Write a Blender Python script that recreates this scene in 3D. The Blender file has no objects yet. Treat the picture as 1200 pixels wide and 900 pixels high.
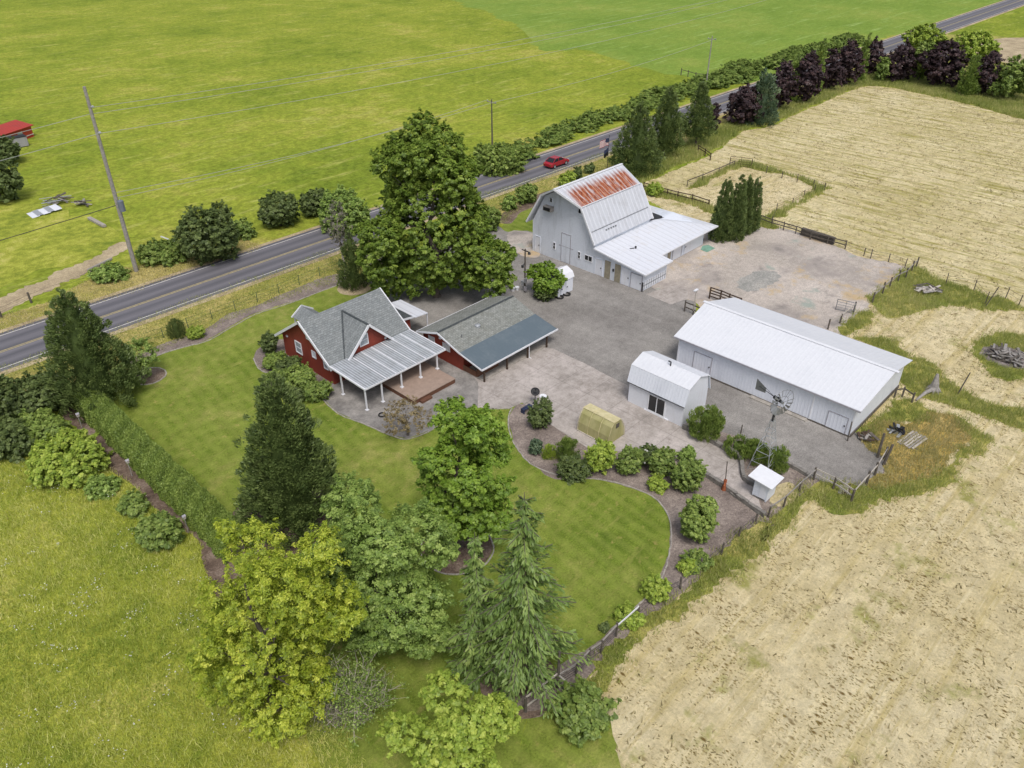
import bpy, math, random
import numpy as np
from mathutils import Vector, Matrix
from mathutils.geometry import tessellate_polygon

random.seed(7)
RNG = np.random.default_rng(7)
scene = bpy.context.scene
COL = scene.collection
PI = math.pi

# ------------------------------------------------------------------ camera model
FOC, PITCH, AZ, CAMH = 924.82, math.radians(33.1556), math.radians(43.418), 40.0
CP, SP = math.cos(PITCH), math.sin(PITCH)

def ray(px, py):
    r = px - 600; u = 450 - py
    n = u * SP + FOC * CP; z = u * CP - FOC * SP
    return np.array([r * math.sin(AZ) + n * math.cos(AZ), -r * math.cos(AZ) + n * math.sin(AZ), z])

def G(px, py, z=0.0):
    """survey point: where the sight line meets the horizontal plane at height z"""
    d = ray(px, py); t = (z - CAMH) / d[2]
    return np.array([d[0] * t, d[1] * t, z])

def height_of(bx, by, tx, ty):
    b = G(bx, by); d = ray(tx, ty)
    return CAMH + d[2] * np.hypot(b[0], b[1]) / np.hypot(d[0], d[1])

def mpp(p):
    """metres per photo pixel at a world point"""
    w = (p[0] * math.cos(AZ) + p[1] * math.sin(AZ)) * CP + (CAMH - p[2]) * SP
    return w / FOC

def blob(cx, cy, w, h):
    """centre and size of a rounded plant seen at cx, cy: ground point, radius, height"""
    hz = 0.6
    for _ in range(6):
        p = G(cx, cy, hz); m = mpp(p)
        r = w * m / 2
        dist = math.hypot(p[0], p[1]); phi = math.atan2(CAMH - hz, dist)
        a = (h * m / 2) ** 2 - (r * math.sin(phi)) ** 2
        a = max(a, (0.3 * r) ** 2)
        hh = 2 * math.sqrt(a) / math.cos(phi)
        hz = hh / 2
    return np.array([p[0], p[1], 0.0]), r, hh

# ------------------------------------------------------------------ materials
MATS = {}
class NT:
    def __init__(s, name):
        s.m = bpy.data.materials.new(name); s.m.use_nodes = True
        s.t = s.m.node_tree; s.t.nodes.clear()
        s.out = s.t.nodes.new('ShaderNodeOutputMaterial')
        s.geo = s.t.nodes.new('ShaderNodeNewGeometry')
        MATS[name] = s.m
    def n(s, typ, **kw):
        o = s.t.nodes.new(typ)
        for k, v in kw.items(): setattr(o, k, v)
        return o
    def l(s, a, b): s.t.links.new(a, b)
    def pos(s, scale=(1, 1, 1), rot=0.0, loc=(0, 0, 0)):
        mp = s.n('ShaderNodeMapping'); mp.inputs['Scale'].default_value = scale
        mp.inputs['Rotation'].default_value = (0, 0, rot); mp.inputs['Location'].default_value = loc
        s.l(s.geo.outputs['Position'], mp.inputs['Vector']); return mp.outputs[0]
    def noise(s, scale, detail=4, rough=.55, vec=None, dist=0.0):
        o = s.n('ShaderNodeTexNoise'); o.inputs['Scale'].default_value = scale
        o.inputs['Detail'].default_value = detail; o.inputs['Roughness'].default_value = rough
        o.inputs['Distortion'].default_value = dist
        s.l(vec if vec is not None else s.geo.outputs['Position'], o.inputs['Vector']); return o.outputs['Fac']
    def voro(s, scale, vec=None, out='Distance'):
        o = s.n('ShaderNodeTexVoronoi'); o.inputs['Scale'].default_value = scale
        s.l(vec if vec is not None else s.geo.outputs['Position'], o.inputs['Vector']); return o.outputs[out]
    def wave(s, scale, vec, dist=0.0, direction='X', profile='SIN'):
        o = s.n('ShaderNodeTexWave'); o.inputs['Scale'].default_value = scale
        o.bands_direction = direction; o.wave_profile = profile
        o.inputs['Distortion'].default_value = dist; o.inputs['Detail'].default_value = 2
        s.l(vec, o.inputs['Vector']); return o.outputs['Fac']
    def ramp(s, fac, stops):
        o = s.n('ShaderNodeValToRGB'); e = o.color_ramp.elements
        while len(e) < len(stops): e.new(0.5)
        for i, (p, c) in enumerate(stops):
            e[i].position = p; e[i].color = (*c, 1) if not isinstance(c, float) else (c, c, c, 1)
        s.l(fac, o.inputs[0]); return o.outputs[0]
    def mix(s, fac, a, b, mode='MIX'):
        o = s.n('ShaderNodeMix', data_type='RGBA', blend_type=mode)
        if isinstance(fac, float): o.inputs[0].default_value = fac
        else: s.l(fac, o.inputs[0])
        for v, i in ((a, 6), (b, 7)):
            if isinstance(v, tuple): o.inputs[i].default_value = (*v, 1)
            else: s.l(v, o.inputs[i])
        return o.outputs[2]
    def math(s, op, a, b=0.0):
        o = s.n('ShaderNodeMath', operation=op)
        for v, i in ((a, 0), (b, 1)):
            if isinstance(v, (int, float)): o.inputs[i].default_value = v
            else: s.l(v, o.inputs[i])
        return o.outputs[0]
    def sep(s, vec=None):
        o = s.n('ShaderNodeSeparateXYZ'); s.l(vec if vec is not None else s.geo.outputs['Position'], o.inputs[0]); return o.outputs
    def finish(s, col, rough=.8, bump=None, bstr=.4, bdist=.05, metal=0.0, spec=.3, alpha=None, trans=0.0):
        b = s.n('ShaderNodeBsdfPrincipled')
        if isinstance(col, tuple): b.inputs['Base Color'].default_value = (*col, 1)
        else: s.l(col, b.inputs['Base Color'])
        if isinstance(rough, float): b.inputs['Roughness'].default_value = rough
        else: s.l(rough, b.inputs['Roughness'])
        b.inputs['Metallic'].default_value = metal
        b.inputs['Specular IOR Level'].default_value = spec
        b.inputs['Transmission Weight'].default_value = trans
        if bump is not None:
            bp = s.n('ShaderNodeBump'); bp.inputs['Strength'].default_value = bstr; bp.inputs['Distance'].default_value = bdist
            s.l(bump, bp.inputs['Height']); s.l(bp.outputs[0], b.inputs['Normal'])
        s.l(b.outputs[0], s.out.inputs[0]); return s.m

def srgb(r, g, b):
    f = lambda c: ((c / 255 + .055) / 1.055) ** 2.4 if c > 10 else c / 255 / 12.92
    return (f(r), f(g), f(b))

def grassy(name, cols, patch=.06, mid=.45, fine=5., finev=(.62, 1.3), bstr=.6, streak=None, mow=None, fleck=None):
    """ground cover: cols = four colours low to high"""
    t = NT(name)
    n1 = t.noise(patch, 5, .6)
    n2 = t.noise(mid, 5, .65)
    f = t.math('ADD', t.math('MULTIPLY', n1, .62), t.math('MULTIPLY', n2, .38))
    c = t.ramp(f, [(.36, cols[0]), (.46, cols[1]), (.55, cols[2]), (.66, cols[3])])
    n3 = t.noise(fine, 6, .8, t.pos((1, 1, .4)))
    v = t.ramp(n3, [(.39, finev[0]), (.62, finev[1])])
    c = t.mix(1.0, c, v, 'MULTIPLY')
    if streak:   # (scale vec, rotation, colour, lo, hi)
        for sc, rot, colr, lo, hi in streak:
            s_ = t.noise(1.0, 5, .7, t.pos(sc, rot))
            k = t.ramp(s_, [(lo, 0.0), (hi, 1.0)])
            c = t.mix(k, c, colr)
    if mow:
        w = t.wave(mow[0], t.pos((1, 1, 1), mow[1]), 1.5)
        c = t.mix(t.math('MULTIPLY', w, mow[2]), c, mow[3])
    gr = t.noise(.9, 3, .6); c = t.mix(1.0, c, t.ramp(gr, [(.40, .83 if name == 'pasture' else .90), (.60, 1.14 if name == 'pasture' else 1.08)]), 'MULTIPLY')
    if fleck:    # (scale, threshold, colour)
        for sc, th, colr in fleck:
            k = t.ramp(t.voro(sc, t.pos((1.5, .8, 1), .3), 'Distance'), [(th, 1.0), (th + .12, 0.0)])
            k2 = t.ramp(t.noise(.28, 4, .6), [(.46, 0.08), (.60, 1.0)])
            c = t.mix(t.math('MULTIPLY', k, k2), c, colr)
    return t.finish(c, .95, n3, bstr, .12, spec=.1)

grassy('pasture', [srgb(112, 130, 42), srgb(132, 146, 50), srgb(147, 156, 58), srgb(174, 168, 86)], .035, .22, 2.2, (.74, 1.22),
       streak=[((.10, .5, 1), .18, srgb(170, 172, 92), .56, .70), ((.9, .9, 1), .0, srgb(108, 126, 42), .60, .74)])
grassy('far_field', [srgb(112, 138, 54), srgb(122, 147, 61), srgb(132, 152, 66), srgb(148, 159, 78)], .04, .3, 2.2, (.8, 1.15),
       streak=[((.06, .5, 1), .1, srgb(150, 172, 96), .55, .7)])
grassy('meadow', [srgb(122, 140, 52), srgb(152, 161, 62), srgb(172, 176, 74), srgb(194, 186, 110)], .16, .9, 6., (.66, 1.3), 1.0)
grassy('lawn', [srgb(94, 114, 40), srgb(112, 130, 48), srgb(127, 140, 60), srgb(160, 156, 90)], .11, .8, 7., (.7, 1.28), .6,
       mow=(.30, .12, .36, srgb(140, 150, 72)), streak=[((.25, 1.6, 1), .35, srgb(146, 148, 78), .56, .72), ((1.3, 1.3, 1), .0, srgb(164, 152, 90), .58, .72)])
grassy('verge', [srgb(134, 138, 60), srgb(158, 154, 80), srgb(184, 170, 104), srgb(200, 184, 126)], .12, .8, 5., (.65, 1.3), .9)
grassy('rough_grass', [srgb(112, 126, 56), srgb(142, 148, 70), srgb(172, 166, 92), srgb(198, 184, 124)], .2, 1.0, 6., (.65, 1.3), 1.0)
grassy('ochre_grass', [srgb(148, 142, 78), srgb(176, 156, 86), srgb(194, 168, 102), srgb(210, 190, 134)], .22, 1.0, 6., (.65, 1.25), .8)
HAYF = [(1.3, .13, srgb(118, 98, 56)), (2.7, .16, srgb(134, 116, 68)), (4.6, .20, srgb(128, 114, 66))]
grassy('hay', [srgb(197, 182, 138), srgb(209, 194, 151), srgb(217, 203, 163), srgb(224, 211, 174)], .05, .5, 5., (.84, 1.12), .9,
       streak=[((.05, .9, 1), .04, srgb(194, 178, 126), .50, .64), ((.10, 1.9, 1), .0, srgb(222, 209, 170), .55, .68), ((.22, .22, 1), .0, srgb(160, 157, 92), .57, .68)], fleck=HAYF)
grassy('hay_rows', [srgb(188, 175, 128), srgb(204, 191, 146), srgb(213, 200, 157), srgb(220, 208, 170)], .04, .4, 4., (.82, 1.12), .9,
       streak=[((1.1, .10, 1), 0.0, srgb(160, 152, 88), .49, .61), ((2.2, .5, 1), .0, srgb(132, 122, 74), .64, .72), ((.5, .06, 1), .0, srgb(224, 214, 172), .58, .7)])

def gravel(name, cols, fine=9., patch=.12, spots=None, wheel=None):
    t = NT(name)
    f = t.math('ADD', t.math('MULTIPLY', t.noise(patch, 5, .6), .6), t.math('MULTIPLY', t.noise(patch * 9, 5, .7), .4))
    c = t.ramp(f, [(.38, cols[0]), (.5, cols[1]), (.62, cols[2])])
    n3 = t.noise(fine, 4, .8)
    n4 = t.noise(fine * .3, 3, .7); c = t.mix(1.0, c, t.ramp(n4, [(.38, .94), (.62, 1.05)]), 'MULTIPLY')
    c = t.mix(1.0, c, t.ramp(n3, [(.38, .76), (.62, 1.20)]), 'MULTIPLY')
    if spots:
        for sc, lo, hi, colr in spots:
            c = t.mix(t.ramp(t.noise(sc, 6, .7), [(lo, 0.0), (hi, .85)]), c, colr)
    if wheel:
        w = t.noise(1.0, 4, .6, t.pos((.5, .05, 1), wheel))
        c = t.mix(1.0, c, t.ramp(w, [(.35, .88), (.65, 1.1)]), 'MULTIPLY')
    return t.finish(c, .9, n3, .5, .03, spec=.2)
gravel('gravel', [srgb(128, 124, 119), srgb(142, 138, 133), srgb(156, 152, 146)], wheel=.5)
gravel('paddock', [srgb(166, 158, 148), srgb(184, 174, 164), srgb(198, 188, 178)], 7., .14,
       [(.13, .50, .62, srgb(156, 148, 142)), (.17, .56, .66, srgb(190, 166, 126)), (.26, .58, .68, srgb(134, 128, 122)), (.21, .60, .68, srgb(150, 160, 150))])
gravel('mulch', [srgb(84, 70, 60), srgb(112, 96, 84), srgb(146, 130, 116)], 8., .5)
gravel('mulch_grey', [srgb(112, 102, 96), srgb(136, 124, 116), srgb(160, 148, 138)], 8., .5)
gravel('dirt', [srgb(150, 134, 110), srgb(176, 160, 130), srgb(198, 182, 150)], 6., .3)
gravel('stain', [srgb(142, 142, 136), srgb(158, 156, 150), srgb(172, 168, 160)], 6., .4)
gravel('ash', [srgb(96, 90, 88), srgb(128, 120, 116), srgb(160, 150, 146)], 5., .6)

def concrete():
    t = NT('concrete')
    f = t.math('ADD', t.math('MULTIPLY', t.noise(.25, 5, .6), .5), t.math('MULTIPLY', t.noise(1.4, 6, .7), .5))
    c = t.ramp(f, [(.36, srgb(142, 135, 128)), (.48, srgb(168, 160, 153)), (.62, srgb(192, 183, 177))])
    c = t.mix(t.ramp(t.noise(.5, 6, .75), [(.56, 0.0), (.7, .7)]), c, srgb(118, 110, 100))
    n3 = t.noise(7., 5, .8)
    c = t.mix(1.0, c, t.ramp(n3, [(.3, .84), (.7, 1.14)]), 'MULTIPLY')
    br = t.n('ShaderNodeTexBrick'); br.offset = 0.0
    br.inputs['Scale'].default_value = 1.0; br.inputs['Mortar Size'].default_value = .025
    br.inputs['Brick Width'].default_value = 3.0; br.inputs['Row Height'].default_value = 3.0
    br.inputs['Color1'].default_value = br.inputs['Color2'].default_value = (1, 1, 1, 1); br.inputs['Mortar'].default_value = (.7, .7, .7, 1)
    t.l(t.geo.outputs['Position'], br.inputs['Vector'])
    c = t.mix(1.0, c, br.outputs['Color'], 'MULTIPLY')
    t.finish(c, .85, n3, .3, .02, spec=.25)
concrete()
def patio_m():
    t = NT('patio')
    f = t.noise(.6, 6, .7)
    c = t.ramp(f, [(.36, srgb(116, 112, 108)), (.5, srgb(140, 136, 131)), (.64, srgb(162, 157, 151))])
    n3 = t.noise(7., 5, .8)
    c = t.mix(1.0, c, t.ramp(n3, [(.3, .8), (.7, 1.15)]), 'MULTIPLY')
    t.finish(c, .85, n3, .3, .02, spec=.25)
patio_m()
def asphalt():
    t = NT('asphalt')
    y = t.sep()[1]
    # worn wheel tracks run along the road
    tr = t.math('PINGPONG', t.math('SUBTRACT', y, 79.6), 0.88)
    k = t.ramp(tr, [(.15, 0.0), (.8, 1.0)])
    c = t.mix(k, srgb(98, 97, 102), srgb(116, 114, 119))
    c = t.mix(1.0, c, t.ramp(t.noise(1., 5, .7, t.pos((.08, 2.2, 1))), [(.3, .85), (.7, 1.14)]), 'MULTIPLY')
    n3 = t.noise(12., 3, .7)
    c = t.mix(1.0, c, t.ramp(n3, [(.3, .9), (.7, 1.1)]), 'MULTIPLY')
    t.finish(c, .8, n3, .2, .01, spec=.3)
asphalt()

def plain(name, col, rough=.6, var=.12, sc=2.0, metal=0.0, spec=.35, bump=None, bd=.01):
    t = NT(name)
    n = t.noise(sc, 5, .65)
    c = t.mix(1.0, t.mix(0.0, col, col), t.ramp(n, [(.3, 1 - var), (.7, 1 + var)]), 'MULTIPLY')
    bp = None
    return t.finish(c, rough, n if bump else None, bump or .1, bd, metal, spec)
def weather(name, base, stain, lo=.55, hi=.75, rough=.5, sc=.6, ribs=None, streaky=True, spec=.4):
    """painted sheet with stains; ribs=(axis, period m, depth)"""
    t = NT(name)
    n = t.noise(sc, 6, .7, t.pos((1, 1, .25)) if streaky else None)
    c = t.mix(t.ramp(n, [(lo, 0.0), (hi, .8)]), base, stain)
    c = t.mix(1.0, c, t.ramp(t.noise(5, 4, .7), [(.3, .95), (.7, 1.04)]), 'MULTIPLY')
    bump = None
    if ribs:
        ax, per, dep = ribs
        q = t.math('PINGPONG', t.sep()['XYZ'.index(ax)], per / 2)
        bump = t.ramp(q, [(0.0, 1.0), (min(.99, .25 * per), 0.0)])
        if per < .28 and ax == 'X': c = t.mix(1.0, c, t.ramp(q, [(0.03, .62), (.10, 1.08)]), 'MULTIPLY')
        if per > .8: c = t.mix(1.0, c, t.ramp(q, [(0.02, .80), (.07, 1.0)]), 'MULTIPLY')
        return t.finish(c, rough, bump, .9, dep, 0, spec)
    return t.finish(c, rough, None, spec=spec)

weather('white_roof_shed', (.70, .715, .75), (.62, .64, .68), .5, .8, .45, .3, ('Y', .46, .010))
weather('white_wall_shed', (.73, .76, .83), (.58, .61, .68), .5, .75, .55, .5, ('Y', .3, .015))
weather('white_wall', (.70, .74, .81), (.46, .49, .53), .5, .74, .6, .8, ('Z', .2, .012))
weather('white_paint', (.72, .74, .79), (.62, .62, .62), .55, .75, .5, 1.5)
weather('white_roof_low', (.68, .70, .75), (.60, .58, .57), .54, .74, .45, .7, ('X', .9, .02))
weather('porch_sheet', (.46, .49, .52), (.33, .34, .35), .45, .7, .35, 1.1, ('X', .27, .03), False)
weather('slate_sheet', (.115, .15, .175), (.165, .2, .22), .5, .75, .5, .5, ('X', .4, .01))
weather('red_wall', (.27, .048, .028), (.18, .036, .024), .45, .7, .65, .9, ('Z', .17, .015))
weather('red_metal', (.42, .045, .03), (.30, .05, .04), .5, .7, .5, .5, ('X', .5, .02))
weather('grey_metal', (.36, .35, .38), (.26, .25, .28), .5, .7, .5, 1., ('Z', .4, .01))
weather('tarp', srgb(176, 170, 122), srgb(146, 144, 88), .42, .66, .6, 1.4)
weather('tarp_top', srgb(208, 198, 156), srgb(180, 170, 124), .42, .66, .6, 1.4, None, False)

def barn_roof(name, rust):
    t = NT(name)
    s = t.sep(); x, y, z = s[0], s[1], s[2]
    n = t.noise(.9, 6, .7, t.pos((1.2, 1, .3)))
    c = t.mix(t.ramp(n, [(.5, 0.0), (.78, .8)]), (.60, .62, .67), (.44, .44, .46))
    q = t.math('PINGPONG', x, .34)
    if rust:
        # rust bleeds down from the ridge sheets: its own stain shape on this slope
        top = t.math('SUBTRACT', z, 7.75)
        edge = t.math('ADD', t.math('MULTIPLY', t.noise(1.6, 4, .7, t.pos((1, .2, .2))), .9), .98)
        stripe = t.math('MULTIPLY', q, .6)
        k = t.math('SUBTRACT', t.math('ADD', edge, stripe), top)
        k = t.ramp(k, [(.05, 0.0), (.5, 1.0)])
        ends = t.math('MULTIPLY', t.ramp(t.math('MULTIPLY', t.math('SUBTRACT', x, 67.4), .5), [(.1, 0.0), (.5, 1.0)]),
                      t.ramp(t.math('MULTIPLY', t.math('SUBTRACT', 79.3, x), .6), [(.1, 0.0), (.5, 1.0)]))
        k = t.math('MULTIPLY', k, ends)
        k = t.math('MULTIPLY', k, t.ramp(t.noise(1.0, 5, .7, t.pos((2.9, .5, .5))), [(.36, .35), (.50, 1.0)]))
        rc = t.ramp(t.noise(2.2, 5, .7), [(.32, srgb(112, 56, 32)), (.5, srgb(158, 82, 46)), (.68, srgb(176, 116, 84))])
        ribs = t.ramp(q, [(.02, 1.0), (.10, 0.0)])
        rc = t.mix(t.math('MULTIPLY', ribs, .55), rc, srgb(206, 170, 148))  # pale rib highlights painted into the rust colour
        c = t.mix(k, c, rc)
    bump = t.ramp(q, [(0.0, 1.0), (.12, 0.0)])
    c = t.mix(1.0, c, t.ramp(q, [(0.10, 1.0), (.17, .88)]), 'MULTIPLY')  # rib shading put into the colour, darker between the ribs
    t.finish(c, .5, bump, .9, .04, 0, .35)
barn_roof('barn_roof_rusty', True); barn_roof('barn_roof_white', False)

def shingles(name, a, b, moss):
    t = NT(name)
    br = t.n('ShaderNodeTexBrick'); br.inputs['Scale'].default_value = 1.0
    br.inputs['Brick Width'].default_value = .34; br.inputs['Row Height'].default_value = .17; br.inputs['Mortar Size'].default_value = .012
    br.inputs['Color1'].default_value = (*a, 1); br.inputs['Color2'].default_value = (*b, 1)
    br.inputs['Mortar'].default_value = (a[0] * .6, a[1] * .6, a[2] * .6, 1)
    t.l(t.pos((1, 1, 1)), br.inputs['Vector'])
    c = t.mix(t.ramp(t.noise(1.1, 6, .7), [(.48, 0.0), (.72, .6)]), br.outputs['Color'], moss)
    n3 = t.noise(6., 5, .8)
    c = t.mix(1.0, c, t.ramp(n3, [(.3, .72), (.7, 1.25)]), 'MULTIPLY')
    t.finish(c, .9, n3, .4, .02, spec=.2)
shingles('shingle_house', srgb(124, 129, 130), srgb(145, 149, 149), srgb(120, 124, 123))
shingles('shingle_garage', srgb(128, 131, 126), srgb(150, 152, 147), srgb(116, 117, 108))
shingles('shingle_dark', srgb(74, 80, 82), srgb(88, 92, 94), srgb(80, 84, 84))

plain('white_trim', (.74, .75, .78), .5, .05)
plain('dark_glass', (.02, .022, .026), .12, .1, spec=.6)
plain('pale_glass', (.34, .37, .40), .15, .2, 1.5, spec=.6)
plain('black', (.015, .015, .017), .5, .2)
plain('dark_metal', (.06, .06, .065), .45, .2, metal=.3)
plain('grey_steel', (.22, .23, .24), .45, .15, metal=.4)
plain('galvanised', (.46, .48, .50), .4, .15, metal=.4)
plain('old_wood', (.11, .095, .08), .9, .35, 4., bump=.5)
plain('brown_wood', (.075, .05, .035), .9, .35, 4., bump=.5)
plain('grey_wood', (.30, .28, .26), .9, .3, 4., bump=.5)
plain('pale_wood', (.48, .44, .39), .85, .25, 4., bump=.4)
plain('tan_board', (.30, .27, .20), .85, .2, 3.)
plain('deck_wood', srgb(158, 138, 124), .8, .15, 2.)
plain('deck_skirt', srgb(104, 72, 56), .85, .2, 2.)
plain('bark', (.12, .10, .085), .95, .35, 3., bump=.8, bd=.03)
plain('grey_bark', (.40, .36, .29), .95, .3, 3., bump=.8, bd=.03)
plain('stone', (.22, .205, .185), .9, .35, 2.5, bump=.7, bd=.04)
plain('pale_stone', (.36, .33, .29), .9, .3, 2.5, bump=.5, bd=.03)
plain('line_white', (.62, .60, .56), .8, .25, 3.)
plain('line_yellow', (.46, .38, .18), .8, .3, 3.)
plain('rust', srgb(150, 86, 56), .85, .3, 5.)
plain('rubber', (.02, .02, .02), .8, .2)
plain('car_red', (.36, .018, .03), .25, .05, spec=.6)
plain('navy', (.03, .04, .09), .6, .2)
plain('transformer_grey', (.16, .18, .22), .5, .1)
plain('wire', (.42, .43, .40), .5, .1, metal=.2)
plain('wire_dark', (.05, .05, .05), .6, .1)
plain('green_metal', (.07, .12, .07), .6, .2)
plain('teal_sheet', srgb(120, 158, 140), .7, .25, 2.)
plain('straw', srgb(182, 168, 130), .95, .3, 4., bump=.6, bd=.05)
plain('leaf_flower', (.75, .75, .72), .7, .1)
plain('gap_dark', (.035, .036, .04), .8, .3, 2.)

def leafmat(name, cols, trans=.18):
    t = NT(name)
    a = t.n('ShaderNodeAttribute'); a.attribute_name = 'tint'
    c = t.ramp(a.outputs['Fac'], [(0.0, cols[0]), (.5, cols[1]), (1.0, cols[2])])
    d = t.n('ShaderNodeBsdfDiffuse'); tr = t.n('ShaderNodeBsdfTranslucent')
    g = t.n('ShaderNodeBsdfGlossy'); g.inputs['Roughness'].default_value = .45
    g.inputs['Color'].default_value = (.5, .5, .5, 1)
    t.l(c, d.inputs[0]); t.l(c, tr.inputs[0])
    m = t.n('ShaderNodeMixShader'); m.inputs[0].default_value = trans
    t.l(d.outputs[0], m.inputs[1]); t.l(tr.outputs[0], m.inputs[2])
    m2 = t.n('ShaderNodeMixShader'); m2.inputs[0].default_value = .04
    t.l(m.outputs[0], m2.inputs[1]); t.l(g.outputs[0], m2.inputs[2])
    t.l(m2.outputs[0], t.out.inputs[0])
leafmat('leaf_big', [(.08, .135, .018), (.17, .255, .034), (.31, .40, .07)])
leafmat('leaf_maple', [(.10, .18, .02), (.19, .31, .035), (.33, .46, .07)])
leafmat('leaf_gold', [(.16, .23, .022), (.33, .41, .035), (.60, .64, .09)])
leafmat('leaf_sage', [(.125, .20, .042), (.24, .35, .072), (.41, .52, .14)])
leafmat('leaf_conifer', [(.066, .105, .034), (.14, .195, .058), (.27, .34, .11)], .2)
leafmat('leaf_cedar', [(.10, .17, .04), (.20, .30, .07), (.36, .46, .13)], .25)
leafmat('leaf_blue', [(.06, .10, .06), (.11, .17, .09), (.20, .26, .14)], .2)
leafmat('leaf_purple', [(.034, .024, .030), (.066, .042, .046), (.13, .08, .076)], .2)
leafmat('leaf_green', [(.11, .17, .038), (.20, .285, .06), (.34, .42, .105)])
leafmat('leaf_bright', [(.18, .27, .035), (.32, .43, .06), (.50, .58, .11)])
leafmat('leaf_dark', [(.065, .10, .03), (.125, .17, .05), (.22, .28, .09)])
leafmat('leaf_hedge', [(.125, .19, .04), (.23, .32, .065), (.38, .47, .115)])
leafmat('leaf_grey', [(.12, .12, .085), (.20, .19, .14), (.30, .28, .22)])
leafmat('leaf_brown', [(.16, .12, .06), (.27, .21, .10), (.40, .33, .18)])
leafmat('blade_meadow', [(.30, .41, .06), (.55, .60, .12), (.84, .80, .34)], .4)
leafmat('blade_rough', [(.24, .31, .07), (.42, .46, .13), (.72, .66, .32)], .4)
leafmat('blade_dry', [(.32, .32, .12), (.54, .48, .22), (.74, .64, .37)], .4)
leafmat('blade_hay', [(.16, .13, .05), (.52, .43, .23), (.74, .64, .40)], .2)
leafmat('blade_lawn', [(.09, .135, .022), (.13, .18, .03), (.20, .22, .05)], .35)
leafmat('flower_white', [(.6, .6, .55), (.75, .75, .7), (.8, .8, .78)], .2)

# ------------------------------------------------------------------ mesh helpers
def link(o, parent=None):
    COL.objects.link(o)
    if parent is not None: o.parent = parent
    return o

def tag(o, label=None, cat=None, group=None, kind=None):
    if label: o['label'] = label
    if cat: o['category'] = cat
    if group: o['group'] = group
    if kind: o['kind'] = kind
    return o

def thing(name, label, cat, loc, group=None, rotz=0.0):
    o = bpy.data.objects.new(name, None); o.empty_display_size = .3
    o.location = tuple(loc); o.rotation_euler = (0, 0, rotz)
    link(o); return tag(o, label, cat, group)

def world_of(o):
    v = Vector((0, 0, 0))
    while o is not None:
        v += Vector(o.location); o = o.parent
    return v

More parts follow.
